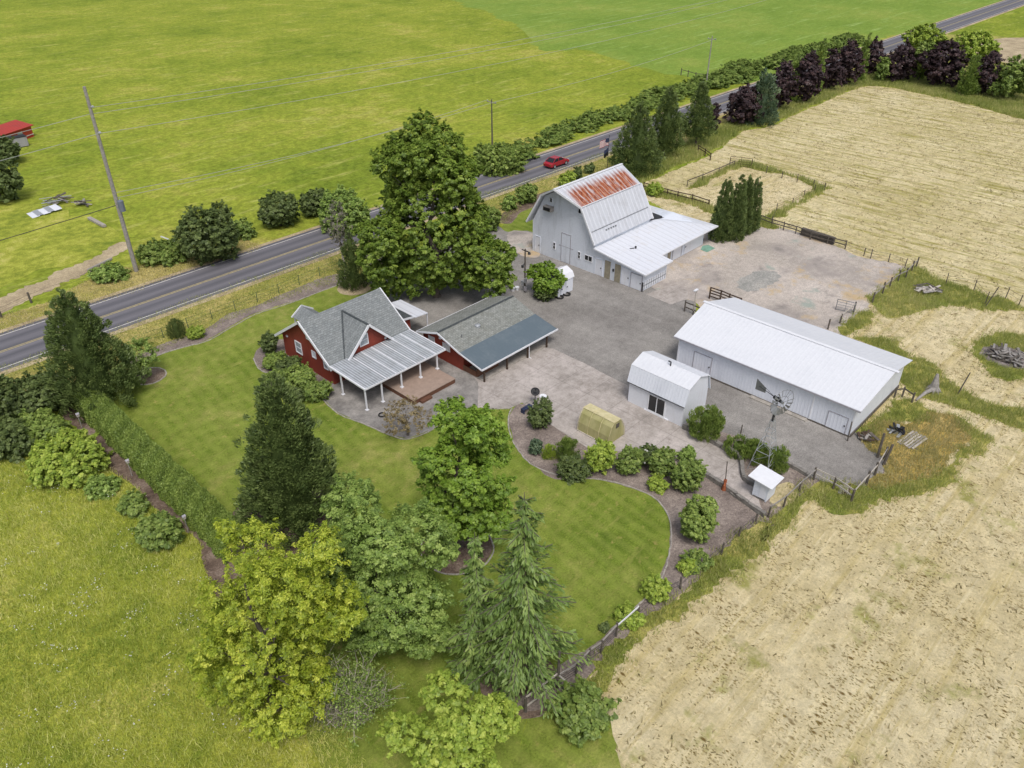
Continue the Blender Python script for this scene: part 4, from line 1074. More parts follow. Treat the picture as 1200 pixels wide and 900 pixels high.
mb = MB(); panel(mb, 'Y', 46.75, 76.6, 77.2, .05, 2.2, -1, .05); mb.build('board_panel', 'tan_board', barn)
door(barn, 'Y', 46.75, 80.2, 84.4, .05, 2.1, mat='white_paint', frame='white_wall', label='wide white sliding door')

# ================================================================== LONG WHITE SHED
shed = thing('long_shed', 'long white metal pole shed with low gable roof', 'shed', (63.2, 24.4, 0))
mb = MB(); mb.prism([(58.0, .0), (68.4, .0), (68.4, 3.0), (63.2, 4.35), (58.0, 3.0)], 'Y', 15.9, 33.1); mb.build('wall', 'white_wall_shed', shed)
mb = MB(); mb.slab([(57.65, 15.45, 3.02), (57.65, 33.5, 3.02), (63.15, 33.7, 4.5), (63.15, 15.15, 4.5)], .06)
mb.slab([(68.7, 15.45, 3.02), (68.7, 33.5, 3.02), (63.152, 33.7, 4.5), (63.152, 15.15, 4.5)], .06)
sr = mb.build('roof', 'white_roof_shed', shed)
mb = MB(); mb.bar((63.15, 14.9, 4.52), (63.15, 33.9, 4.52), .34, .05); mb.build('ridge_cap', 'white_trim', sr)
mb = MB(); mb.bar((57.6, 15.45, 2.95), (57.6, 33.5, 2.95), .05, .12); mb.build('fascia', 'grey_metal', sr)
mb = MB(); mb.bar((68.72, 15.45, 2.95), (68.72, 33.5, 2.95), .05, .12); mb.build('fascia', 'grey_metal', sr)
mb = MB()
mb.box(57.93, 58.0, 15.86, 33.14, 0, .14); mb.box(58.0, 68.45, 15.8, 15.9, 0, .3); mb.build('skirting', 'old_wood', shed)
mb = MB(); mb.box(57.5, 57.93, 19.6, 25.0, 0, .12); mb.build('sill_slab', 'pale_stone', shed)
for y in (15.95, 19.5, 33.0):
    mb = MB(); mb.box(57.95, 58.0, y - .06, y + .06, .14, 2.95); mb.build('batten', 'white_trim', shed)
door(shed, 'X', 58.0, 29.35, 31.3, .14, 2.15, mat='white_wall_shed', frame='grey_metal', w=.05)
door(shed, 'X', 58.0, 16.3, 18.05, .14, 1.75, mat='white_wall_shed', frame='grey_metal', w=.05)

# ================================================================== SMALL WHITE GAMBREL SHED
gs = thing('garden_shed', 'white gambrel garden shed with dark sliding glass door', 'shed', (51.4, 29.8, 0))
mb = MB(); mb.prism([(49.55, 0), (53.25, 0), (53.25, 2.2), (52.9, 3.62), (51.4, 4.2), (49.9, 3.62), (49.55, 2.2)], 'Y', 26.95, 32.6); mb.build('wall', 'white_paint', gs)
mb = MB(); mb.slab([(49.78, 26.8, 3.72), (49.78, 32.75, 3.72), (51.4, 32.75, 4.32), (51.4, 26.8, 4.32)], .06)
mb.slab([(53.02, 26.8, 3.72), (53.02, 32.75, 3.72), (51.402, 32.75, 4.32), (51.402, 26.8, 4.32)], .06)
gr2 = mb.build('roof', 'white_roof_shed', gs)
mb = MB(); mb.slab([(49.36, 26.8, 2.16), (49.36, 32.75, 2.16), (49.8, 32.75, 3.70), (49.8, 26.8, 3.70)], .05); mb.build('lower_roof', 'white_wall_shed', gs)
mb = MB(); mb.slab([(53.44, 26.8, 2.16), (53.44, 32.75, 2.16), (53.0, 32.75, 3.70), (53.0, 26.8, 3.70)], .05); mb.build('lower_roof', 'white_wall_shed', gs)
mb = MB(); mb.bar((49.36, 26.8, 2.13), (49.36, 32.75, 2.13), .07, .07); mb.build('gutter', 'dark_metal', gs)
mb = MB(); mb.cyl((51.2, 29.7, 4.2), (51.2, 29.7, 4.62), .06, .06, 8); mb.cyl((51.2, 29.7, 4.62), (51.2, 29.95, 4.62), .06, .06, 8); mb.build('flue', 'dark_metal', gr2)
f = window(gs, 'X', 49.55, 28.7, 30.5, .12, 1.9, pane='dark_glass', cols=2, rows=1, w=.1, name='sliding_door')
mb = MB(); mb.box(49.45, 49.55, 28.3, 30.8, 0, .12); mb.build('threshold', 'white_trim', gs)
door(gs, 'Y', 32.6, 50.6, 51.8, .1, 2.0, 1)
mb = MB(); mb.box(50.9, 51.6, 32.75, 33.1, 2.9, 3.0); mb.build('hood', 'white_trim', gs)

# small white gambrel shed by the barn
ws = thing('storage_shed', 'small white plastic gambrel storage shed beside a round bush near barn', 'shed', (62.0, 51.5, 0))
mb = MB(); mb.prism([(50.45, 0), (52.55, 0), (52.55, 1.75), (52.3, 2.25), (51.5, 2.62), (50.7, 2.25), (50.45, 1.75)], 'X', 60.75, 63.3); mb.build('wall', 'white_paint', ws)
mb = MB()
for s in (-1, 1):
    y = lambda v: 51.5 + s * v
    mb.slab([(60.65, y(1.16), 1.72), (63.4, y(1.16), 1.72), (63.4, y(.86), 2.32), (60.65, y(.86), 2.32)], .05)
    mb.slab([(60.65, y(.87), 2.31), (63.4, y(.87), 2.31), (63.4, y(.001), 2.72), (60.65, y(.001), 2.72)], .05)
mb.build('roof', 'white_trim', ws)
for c0, c1 in ((61.15, 62.03), (62.05, 62.95)): door(ws, 'Y', 50.45, c0, c1, .1, 1.68, frame='white_wall', w=.03)
for (px, py), rz in (((664, 345.5), 0), ((656, 349), 1)):
    c = G(px, py); mb = MB(); mb.torus((c[0], c[1], .1), .36, .11, 18, 8)
    single('rubber_ring', mb, 'rubber', ['black tyre lying flat by the right corner of the small storage shed', 'black tyre lying between the small storage shed and the round bush'][rz], 'tyre', (c[0], c[1], 0), 'old tyres by the storage shed', smooth=True)

# yellowed tarp shelter
tp = thing('tarp_shelter', 'yellowed plastic covered tunnel shelter standing on the concrete slab', 'shelter', (44.15, 31.4, 0))
prof = [(43.05, 0), (45.3, 0), (45.18, .9), (44.85, 1.65), (44.55, 2.0), (43.75, 2.05), (43.4, 1.7), (43.1, .9)]
mb = MB(); mb.prism(prof, 'Y', 29.85, 33.05); mb.build('cover', 'tarp', tp, bevel=.06)
mb = MB(); mb.slab([(43.68, 29.8, 2.07), (44.62, 29.8, 2.03), (44.62, 33.1, 2.03), (43.68, 33.1, 2.07)], .03); mb.build('top_cover', 'tarp_top', tp)
mb = MB()
for y in (29.83, 30.9, 32.0, 33.07):
    q = [(43.04, 0), (43.08, .9), (43.38, 1.71), (43.74, 2.08), (44.56, 2.03), (44.88, 1.66), (45.2, .9), (45.32, 0)]
    mb.tube([(a, y, b) for a, b in q], .025, 6)
mb.build('hoop', 'tarp_top', tp)
mb = MB(); mb.box(42.98, 43.06, 29.8, 33.1, 0, .12); mb.box(45.28, 45.36, 29.8, 33.1, 0, .12); mb.build('base_rail', 'pale_wood', tp)
mb = MB(); mb.box(44.0, 44.4, 29.8, 29.85, 1.35, 1.75); mb.build('vent', 'old_wood', tp)

# well house
wh = thing('well_house', 'small weathered white hut with flat white roof beside the windmill', 'hut', (46.35, 17.4, 0))
mb = MB(); mb.box(45.65, 47.0, 16.95, 17.05, .1, 1.72); mb.box(45.65, 45.75, 17.05, 18.1, .25, 1.72); mb.box(46.9, 47.0, 17.05, 18.1, .1, 1.72); mb.box(45.75, 46.9, 18.05, 18.15, .1, 1.72)
mb.build('wall', 'white_wall', wh)
mb = MB(); mb.slab([(45.4, 16.6, 1.72), (47.3, 16.6, 1.72), (47.3, 18.6, 1.92), (45.4, 18.6, 1.92)], .07); mb.build('roof', 'white_trim', wh)
mb = MB(); mb.box(45.62, 45.65, 17.1, 17.55, .3, 1.5); mb.build('shutter', 'white_paint', wh)
mb = MB(); mb.box(45.72, 46.95, 17.0, 18.1, 0, .1); mb.build('base', 'pale_stone', wh)

# red cabin across the road
c = G(18, 165); rc = thing('red_cabin', 'long low red cabin at the far left edge of the pasture', 'cabin', (c[0], c[1], 0))
dv = np.array([.90, .45]); dv /= np.linalg.norm(dv); nv = np.array([dv[1], -dv[0]])
e = G(40, 160)[:2]
def cb(u, v, z): q = e - dv * u + nv * v; return (q[0], q[1], z)
mb = MB(); mb.add([cb(0, 0, 0), cb(9, 0, 0), cb(9, -3, 0), cb(0, -3, 0), cb(0, 0, 2.0), cb(9, 0, 2.0), cb(9, -3, 2.5), cb(0, -3, 2.5)], [(0, 3, 2, 1), (4, 5, 6, 7), (0, 1, 5, 4), (1, 2, 6, 5), (2, 3, 7, 6), (3, 0, 4, 7)]); mb.build('wall', 'red_metal', rc)
mb = MB(); mb.slab([cb(-.3, .4, 2.02), cb(9.3, .4, 2.02), cb(9.3, -3.3, 2.62), cb(-.3, -3.3, 2.62)], .1); rf_ = mb.build('roof', 'red_metal', rc)
for u in (2.2, 4.6):
    mb = MB(); mb.add([cb(u, .01, .7), cb(u + 1, .01, .7), cb(u + 1, .06, .7), cb(u, .06, .7), cb(u, .01, 1.5), cb(u + 1, .01, 1.5), cb(u + 1, .06, 1.5), cb(u, .06, 1.5)], [(0, 3, 2, 1), (4, 5, 6, 7), (0, 1, 5, 4), (1, 2, 6, 5), (2, 3, 7, 6), (3, 0, 4, 7)])
    mb.build('window', 'pale_glass', rc)
mb = MB(); mb.bar(cb(-.05, .06, .5), cb(9, .06, .5), .04, .12); mb.build('trim', 'line_white', rc)
c = G(24, 172); tk = thing('grey_tank_box', 'pale grey metal box standing before the red cabin', 'box', (c[0], c[1], 0))
mb = MB(); mb.box(c[0] - 1.2, c[0] + 1.2, c[1] - .8, c[1] + .8, .12, 1.7); mb.build('body', 'grey_metal', tk, bevel=.05)
mb = MB(); mb.box(c[0] - 1.25, c[0] + 1.25, c[1] - .85, c[1] + .85, 1.7, 1.78); mb.build('lid', 'black', tk)
mb = MB(); mb.box(c[0] - 1.1, c[0] - .8, c[1] - .7, c[1] + .7, 0, .12); mb.box(c[0] + .8, c[0] + 1.1, c[1] - .7, c[1] + .7, 0, .12); mb.build('skid', 'old_wood', tk)
# white vehicle-sized shape seen between the far trees: a parked van
c = G(1143, 88); vn = thing('parked_van', 'white van parked beyond the dark trees at upper right', 'van', (c[0], c[1], 0), rotz=0)
x, y = c[0], c[1]
mb = MB(); mb.prism([(x - 2.4, .35), (x + 2.4, .35), (x + 2.4, 2.0), (x + 2.2, 2.15), (x - 1.2, 2.15), (x - 1.9, 1.25), (x - 2.4, 1.05)], 'Y', y - .95, y + .95); mb.build('body', 'white_paint', vn, bevel=.08)
mb = MB(); mb.slab([(x - 1.22, y - .8, 2.1), (x - 1.22, y + .8, 2.1), (x - 1.88, y + .8, 1.3), (x - 1.88, y - .8, 1.3)], -.02); mb.build('windscreen', 'dark_glass', vn)
for dx in (-1.5, 1.5):
    for s in (-1, 1):
        mb = MB(); mb.cyl((x + dx, y + s * .72, .35), (x + dx, y + s * .98, .35), .35, .35, 14); mb.build('wheel', 'rubber', vn)
# ================================================================== TREES
def site(base, top, wpx):
    p = G(*base); h = height_of(base[0], base[1], top[0], top[1]); q = p.copy(); q[2] = h * .45
    return p, h, wpx * mpp(q)

p, h, w = site((512, 347), (505, 150), 165)
broadleaf('shade_tree', 'huge round dark green shade tree over the driveway behind the house', p, h, w, 'leaf_big', .62, 54, .29, .07, 3, 24, bark='bark', inner=.15, sub=6, sil=[(506,168,22),(494,178,24),(520,176,24),(482,180,24),(534,186,24),(468,198,20),(545,205,18),(440,262,18),(578,288,24),(462,220,28),(505,215,40),(543,228,20),(452,248,26),(490,255,44),(533,258,34),(556,252,18),(448,290,24),(475,300,40),(520,300,46),(562,298,34),(580,316,18),(545,328,28),(490,332,32),(458,318,22)])
p, h, w = site((537, 640), (546, 470), 98)
broadleaf('maple_tree', 'pyramidal bright green tree standing in its own round mulch ring', p, h, w, 'leaf_maple', .5, 60, .21, .17, 5, 20, sub=6, sil=[(552,485,20),(530,505,24),(566,508,25),(515,535,24),(550,540,34),(578,545,22),(512,570,24),(545,578,36),(576,582,24),(520,603,24),(555,605,28),(586,562,12)])
p, h, w = site((325, 828), (318, 628), 170)
broadleaf('locust_tree', 'broad yellow green feathery tree at the end of the hedge', p, h, w, 'leaf_gold', .5, 66, .165, .05, 8, 24, inner=.2, sub=7, aspect=.4, rag=.16, sil=[(330,655,38),(290,675,36),(375,645,28),(398,695,30),(268,735,36),(320,735,50),(375,735,36),(283,785,42),(330,795,46),(298,826,30),(255,700,20),(350,685,40),(370,785,30),(262,650,16),(350,720,36)], silk=.80)
p, h, w = site((455, 756), (446, 585), 152)
broadleaf('ash_tree', 'broad soft green tree right of the yellow green tree', p, h, w, 'leaf_sage', .5, 66, .165, .06, 11, 22, inner=.2, sub=7, aspect=.5, rag=.12, sil=[(450,612,34),(410,628,32),(490,638,34),(430,658,42),(480,678,42),(510,668,22),(393,668,30),(450,708,40),(500,712,26),(408,713,36),(468,738,24),(420,600,18),(370,640,20),(388,700,30),(455,668,36)], silk=1.0)
p, h, w = site((545, 905), (545, 812), 105)
broadleaf('young_tree', 'low bright green round tree at the bottom edge of the picture', p, h, w, 'leaf_bright', .42, 44, .18, .05, 13, 14, sub=6, sil=[(545,832,28),(520,845,26),(575,845,26),(500,860,25),(545,868,40),(590,868,20),(470,862,22)])
p, h, w = site((668, 850), (683, 806), 62)
broadleaf('boxelder_bush', 'leafy green bush outside the bottom fence corner', G(683, 848), 2.6, 3.4, 'leaf_green', .4, 45, .22, .03, 14, 12, cat='bush')

p, h, w = site((350, 612), (325, 437), 112)
conifer('sequoia_tree', 'tall dense dark conifer rising from the middle of the front lawn', p, h, w, clump=.42, nleaf=46, leaf=.27, bottom=.03, dens=1.2)
p, h, w = site((118, 470), (74, 338), 92)
conifer('sequoia_tree', 'dense dark conifer by the road at the head of the hedge', p, h, w, clump=.42, nleaf=46, leaf=.27, dens=1.2)
p, h, w = site((744, 202), (746, 120), 53)
conifer('sequoia_tree', 'widest of the three roadside conifers, just behind the barn roof', p, h, w, clump=.45, nleaf=34, leaf=.34, prof=cone_prof, group='roadside conifers')
p, h, w = site((777, 184), (784, 100), 38)
conifer('sequoia_tree', 'middle one of the three roadside conifers, with a bare trunk foot', p, h, w, clump=.45, nleaf=34, leaf=.34, prof=cone_prof, bottom=.14, group='roadside conifers')
p, h, w = site((815, 171), (822, 96), 36)
conifer('sequoia_tree', 'farthest of the three roadside conifers, beside a small red bush', p, h, w, clump=.45, nleaf=34, leaf=.34, prof=cone_prof, bottom=.16, group='roadside conifers')

# four arborvitae at the paddock
for k, (bx, by, tx, ty, wp) in enumerate(((843, 281, 846, 207, 26), (858, 280, 861, 204, 25), (868, 274, 871, 206, 20), (879, 271, 882, 207, 18))):
    p, h, w = site((bx, by), (tx, ty), wp)
    conifer('arborvitae', ['leftmost and broadest arborvitae of the clump at the wing end', 'tallest arborvitae, second from left in the clump at the wing end', 'narrow arborvitae, third from left in the clump at the wing end', 'rightmost slim arborvitae of the clump beside the paddock'][k], p, h, w, 'leaf_conifer', .28, 26, .24, spire, 'arborvitae clump by the paddock', .0, 1.2, .1, 'evergreen')

# cedar with weeping sprays
def cedar(name, label, loc, h, R, seed, mat='leaf_cedar', lv=34):
    rnd = random.Random(seed); x, y, z = loc
    tr = MB(); tr.cyl((x, y, z - .1), (x, y, z + h * .5), h * .024, h * .014, 8); tr.cyl((x, y, z + h * .5), (x, y, z + h * .99), h * .014, .015, 6)
    Ps, As, Ns, Ts, Ss = [], [], [], [], []
    for i in range(lv):
        f = .05 + .93 * i / lv
        nb = 5 if f < .8 else 4
        for k in range(nb):
            a = i * 1.13 + k * 2 * PI / nb + rnd.uniform(-.3, .3)
            L = R * ((1.03 - f) ** .8) * rnd.uniform(.5, 1.3) * min(1, .6 + f * 3)
            out = np.array([math.cos(a), math.sin(a), 0]); lat = np.array([-math.sin(a), math.cos(a), 0])
            p0 = np.array([x, y, z + f * h]); droop = rnd.uniform(.08, .38)
            path = [p0 + out * L * s + np.array([0, 0, .16 * L * s - droop * L * s * s]) for s in np.linspace(0, 1, 5)]
            tr.tube([tuple(q) for q in path], [max(.012, .035 * L / R * (1 - s)) + .008 for s in np.linspace(0, 1, 5)], 4)
            n = int(80 * L / R + 18); tn = rnd.gauss(.5, .18)
            s = RNG.uniform(.12, 1.0, n); wd = RNG.normal(0, .15, n) * L * (1.1 - s * .75)
            P = p0 + out * (L * s)[:, None] + lat * wd[:, None]; P[:, 2] += .16 * L * s - droop * L * s * s - RNG.uniform(0, .2, n) - np.abs(wd) * .3
            A = unit(out * .8 + lat * np.sign(wd)[:, None] * .5 + np.array([0, 0, -.5]) + rdirs(n) * .35)
            Ps.append(P); As.append(A); Ns.append(unit(np.array([0, 0, 1.]) + rdirs(n) * .5 + out * .3)); Ts.append(tn + RNG.normal(0, .13, n)); Ss.append(RNG.uniform(.24, .46, n))
    P = np.concatenate(Ps); A = np.concatenate(As); N = np.concatenate(Ns); t = np.concatenate(Ts); s = np.concatenate(Ss)
    P[:, 2] = np.maximum(P[:, 2], .05)
    return finish_tree(name, label, 'tree', loc, leaf_quads(P, N, s, .3, A), t, mat, tr)
p, h, w = site((612, 800), (590, 574), 158)
cedar('weeping_cedar', 'tall feathery cedar with drooping sprays at the lower lawn edge', p, h, w / 2, 4, lv=34)
p, h, w = site((562, 790), (545, 622), 84)
cedar('weeping_cedar', 'shorter slim cedar leaning beside the tall feathery cedar', p, h, w / 2, 6, lv=26)

# avenue of purple and green trees beyond the hay field
AV = [('plum', 872, 146, 868, 103, 46, 'purple', 'low round purple tree nearest the three roadside conifers'),
      ('spruce', 889, 146, 888, 80, 36, 'blue', 'blue green conifer between two purple trees at the near end of the avenue'),
      ('plum', 912, 129, 908, 72, 34, 'purple', 'upright purple tree just right of the blue green conifer'),
      ('poplar', 926, 120, 929, 62, 13, 'col', 'first narrow green column in the purple avenue'),
      ('plum', 941, 121, 940, 60, 34, 'purple', 'broad dark purple tree between two narrow green columns'),
      ('poplar', 952, 112, 954, 44, 15, 'col', 'tallest narrow green column in the purple avenue'),
      ('plum', 968, 106, 967, 58, 28, 'purple', 'short reddish purple tree after the tallest green column'),
      ('plum', 989, 101, 988, 48, 36, 'purple', 'large purple tree left of the last green column'),
      ('poplar', 1006, 96, 1007, 38, 11, 'col', 'last narrow green column before the avenue corner'),
      ('plum', 1017, 88, 1018, 46, 26, 'purple', 'purple tree at the avenue corner beside the road'),
      ('sapling', 1031, 96, 1031, 68, 12, 'green', 'small green sapling in the gap at the avenue corner'),
      ('plum', 1051, 95, 1053, 52, 38, 'purple', 'round purple tree right of the avenue gap'),
      ('linden', 1075, 96, 1076, 46, 30, 'green', 'light green tree between two purple trees in the right hand row'),
      ('plum', 1098, 101, 1104, 48, 52, 'purple', 'largest darkest purple tree in the right hand row'),
      ('poplar', 1130, 112, 1132, 62, 24, 'col', 'green upright tree right of the largest purple tree'),
      ('plum', 1150, 112, 1154, 60, 36, 'purple', 'ragged purple tree with white glimpses behind it'),
      ('linden', 1178, 116, 1184, 68, 50, 'green', 'round olive green tree at the right end of the row'),
      ('linden', 1140, 72, 1141, 40, 50, 'bright', 'bright yellow green tree behind the right hand row'),
      ('linden', 1080, 62, 1078, 30, 46, 'bright', 'yellow green tree behind the gap near the road')]
for k, (nm, bx, by, tx, ty, wp, kind, lab) in enumerate(AV):
    p, h, w = site((bx, by), (tx, ty), wp)
    if kind == 'purple': broadleaf(nm + '_tree', lab, p, h, w, 'leaf_purple', .85, 34, .5, .1, 30 + k, 12, 'avenue trees beyond the hay field', 'round' if wp > 40 else 'column')
    elif kind == 'blue': conifer('spruce_tree', lab, p, h, w, 'leaf_blue', .8, 34, .55, fat_cone, 'avenue trees beyond the hay field')
    elif kind == 'col': conifer('poplar_tree', lab, p, h, w, 'leaf_green', .6, 26, .5, spire, 'avenue trees beyond the hay field', cat='tree')
    else: broadleaf(nm + '_tree', lab, p, h, w, 'leaf_green' if kind == 'green' else 'leaf_bright', .85, 34, .5, .12, 60 + k, 12, 'avenue trees beyond the hay field')
p, h, w = site((835, 156), (837, 121), 13)
broadleaf('red_bush', 'small dark red bush between the last roadside conifer and the purple trees', p, h, w, 'leaf_purple', .5, 26, .4, .05, 99, 7, cat='bush')

# smaller garden trees
p, h, w = site((172, 441), (167, 398), 46)
broadleaf('crab_apple', 'small sparse tree in a round mulch ring near the road', p, h, w, 'leaf_sage', .34, 22, .16, .35, 21, 12, density=.9, inner=.1, sub=2, hull=0)
p, h, w = site((416, 336), (408, 270), 30)
conifer('garden_cypress', 'dark narrow conifer behind the house in a tan ring', p, h, w, 'leaf_dark', .5, 40, .3, spire)
p, h, w = site((404, 325), (398, 235), 34)
broadleaf('grey_poplar', 'thin grey leaved tree rising behind the dark narrow conifer', p, h, w, 'leaf_grey', .5, 16, .22, .42, 23, 12, density=.5, inner=.1, bark='grey_bark', sub=2, hull=0)
c = G(478, 510)
broadleaf('japanese_maple', 'small bronze leaved tree at the patio edge before the deck', (c[0], c[1], 0), 3.1, 4.6, 'leaf_brown', .34, 30, .12, .42, 25, 12, density=.5, inner=.1, sub=1, hull=0)
loc, r, hh = blob(640, 331, 37, 42)
broadleaf('lollipop_bush', 'round bright green tree clipped like a ball beside the small storage shed', G(641, 347), 3.6, 3.4, 'leaf_maple', .3, 44, .18, .3, 26, 14, cat='tree', sil=[(640, 322, 17), (630, 327, 12), (650, 328, 12), (640, 314, 10)])
shrub('shrub', 'dark clipped base shrub under the ball shaped tree by the storage shed', (640, 342, 26, 20), 'leaf_dark', None, .15, 40, .22)

def twiggy(name, label, loc, r, h, n, seed, mat='grey_bark', leafm='leaf_grey', nl=1200):
    rnd = random.Random(seed); x, y, z = loc; mb = MB(); tips = []
    for k in range(n):
        a = rnd.uniform(0, 2 * PI); e = rnd.uniform(.15, 1.0)
        d = Vector((math.cos(a) * e, math.sin(a) * e, rnd.uniform(.4, 1.2))).normalized()
        L = rnd.uniform(.6, 1.0); p0 = Vector((x + rnd.uniform(-.2, .2) * r, y + rnd.uniform(-.2, .2) * r, 0))
        p1 = p0 + Vector((d.x * r * .5, d.y * r * .5, d.z * h * .55)) * L; p2 = p1 + Vector((d.x * r * .5 + rnd.uniform(-.3, .3), d.y * r * .5 + rnd.uniform(-.3, .3), h * .25 * rnd.uniform(-.4, 1.2))) * L
        mb.tube([p0, p1, p2], [.045, .028, .012], 4)
        for q in range(5):
            b = p1.lerp(p2, rnd.random()); c2 = b + Vector((rnd.uniform(-1, 1), rnd.uniform(-1, 1), rnd.uniform(-.3, .9))) * .7
            mb.tube([b, c2], [.016, .006], 3); tips.append(c2); tips.append(b)
    root = thing(name, label, 'shrub', (x, y, 0)); mb.build('branches', mat, root)
    T = np.array([tuple(t) for t in tips]); P = T[RNG.integers(0, len(T), nl)] + RNG.normal(0, .2, (nl, 3)); P[:, 2] = np.maximum(P[:, 2], .1)
    fast_mesh('foliage', leaf_quads(P, rdirs(nl), .15, .5) - np.array((x, y, 0)), 4, leafm, RNG.random(nl), root)
c = G(420, 838)
twiggy('bare_shrub', 'grey half dead shrub with bare branches below the soft green tree', (c[0], c[1], 0), 3.3, 5.2, 110, 3, nl=8000, leafm='leaf_sage')
c = G(398, 845)
twiggy('bare_shrub', 'smaller tangle of dead grey twigs at the foot of the yellow green tree', (c[0], c[1], 0), 1.8, 3.4, 46, 5, nl=900)
c = G(446, 322)
twiggy('twig_bush', 'pinkish brown twiggy bush between the dark conifer and shade tree', (c[0], c[1], 0), 1.8, 3.0, 46, 8, 'bark', 'leaf_brown', 700)

# ================================================================== SHRUBS
def sh(label, px, mat, kind='round', group=None, **kw): return shrub('shrub', label, px, mat, group, kind=kind, **kw)
gb = 'shrubs of the long bed'
sh('dark round shrub beside the satellite dish at the slab corner', (633, 486, 27, 33), 'leaf_dark', group=gb, leaf=.13)
sh('tiny grey green shrub in the open mulch left of the long bed', (628, 524, 14, 17), 'leaf_blue', group=gb, leaf=.12, clump=.2)
sh('tiny bright green shrub in the open mulch left of the long bed', (644, 529, 14, 16), 'leaf_bright', 'upright', group=gb, leaf=.14, clump=.2)
sh('wide dark feathery shrub with upright tips below the tarp shelter', (671, 546, 34, 30), 'leaf_dark', 'mound', group=gb, leaf=.16)
sh('upright green shrub growing out behind the wide dark feathery shrub', (665, 526, 22, 26), 'leaf_green', 'upright', group=gb, leaf=.2)
sh('bright yellow green round shrub in front of the tarp shelter end', (703, 536, 32, 38), 'leaf_bright', group=gb)
sh('mid green round shrub right of the bright yellow green one', (737, 541, 27, 31), 'leaf_green', group=gb)
sh('loose shrub with white blossoms behind the row of round shrubs', (758, 533, 26, 24), 'leaf_dark', group=gb, flowers=60)
sh('dark green round shrub right of the white blossoming one', (776, 543, 27, 34), 'leaf_green', group=gb)
sh('low bright ground hugging shrub in front of the dark green round one', (770, 566, 20, 18), 'leaf_bright', 'mound', group=gb)
sh('large rounded green shrub at the slab path corner', (806, 558, 35, 38), 'leaf_green', group=gb)
sh('small olive shrub behind the large rounded one on the path', (805, 533, 18, 18), 'leaf_sage', group=gb)
sh('big glossy dark green shrub standing alone in the mulch by the field', (818, 609, 39, 50), 'leaf_hedge', group=gb, leaf=.19)
sh('loose light green shrub below the big glossy one', (816, 655, 30, 24), 'leaf_green', 'mound', group=gb)
sh('small yellow green shrub at the foot of the loose light green one', (805, 664, 17, 16), 'leaf_bright', group=gb)
sh('bright spreading shrub half way down the narrow bed', (768, 688, 28, 28), 'leaf_bright', 'mound', group=gb)
sh('bright wide shrub near the white fence rail', (736, 721, 32, 26), 'leaf_bright', 'mound', group=gb)
sh('tiny dark plant below the bright wide shrub near the rail', (708, 735, 10, 10), 'leaf_dark', group=gb, leaf=.1, clump=.15)
sh('tall feathery green shrub at the corner of the garden shed', (828, 494, 33, 38), 'leaf_green', 'upright', leaf=.24)
gw = 'shrubs of the windmill bed'
sh('low spreading green shrub left of the windmill', (866, 523, 30, 22), 'leaf_green', 'upright', gw, leaf=.24)
sh('fuller spreading green shrub touching the windmill legs', (885, 529, 26, 26), 'leaf_hedge', 'upright', gw, leaf=.24)
sh('bushy green shrub right of the windmill tower', (912, 538, 20, 30), 'leaf_green', 'upright', gw, leaf=.22)
gr_ = 'shrubs by the road fence'
sh('small dark egg shaped shrub by the road fence', (206, 385, 17, 23), 'leaf_dark', 'upright', gr_, leaf=.12, clump=.2)
sh('small bright round shrub by the road fence', (229, 390, 19, 15), 'leaf_bright', group=gr_, leaf=.13, clump=.2)
gh = 'shrubs along the red house'
for px, m, lab in (((315, 403, 17, 24), 'leaf_dark', 'dark upright shrub at the far left corner of the red house'),
                   ((322, 423, 26, 20), 'leaf_hedge', 'leafy shrub second along the red house wall'),
                   ((338, 431, 30, 26), 'leaf_dark', 'dark leafy shrub under the middle house window'),
                   ((325, 446, 30, 24), 'leaf_green', 'green shrub on the lawn side of the house bed'),
                   ((352, 444, 32, 30), 'leaf_hedge', 'tall leafy shrub near the small white house window'),
                   ((372, 458, 30, 24), 'leaf_green', 'bright leafy shrub at the porch end of the house bed'),
                   ((345, 462, 26, 18), 'leaf_dark', 'low dark shrub beside the tall lawn conifer')):
    sh(lab, px, m, group=gh, leaf=.18)
gl = 'shrubs around the hedge head'
for px, m, k, lab in (((78, 532, 84, 58), 'leaf_bright', 'mound', 'large bright green fountain shaped shrub left of the hedge'),
                      ((48, 500, 52, 40), 'leaf_hedge', 'mound', 'mid green shrub behind the large bright fountain shaped one'),
                      ((40, 462, 64, 50), 'leaf_dark', 'round', 'dark shrub mass beside the roadside conifer'),
                      ((0, 470, 40, 60), 'leaf_dark', 'round', 'dark shrub cut by the left picture edge'),
                      ((12, 512, 44, 46), 'leaf_dark', 'mound', 'dark grey green shrub at the left edge above the meadow'),
                      ((118, 568, 34, 24), 'leaf_sage', 'mound', 'low weedy shrub below the large bright one'),
                      ((156, 590, 30, 24), 'leaf_green', 'mound', 'small leafy shrub half way along the mulch path'),
                      ((186, 620, 48, 40), 'leaf_green', 'mound', 'leafy bramble shrub by the lower mulch path')):
    sh(lab, px, m, k, gl, leaf=.24, clump=.36)
gf = 'bushes beyond the road'
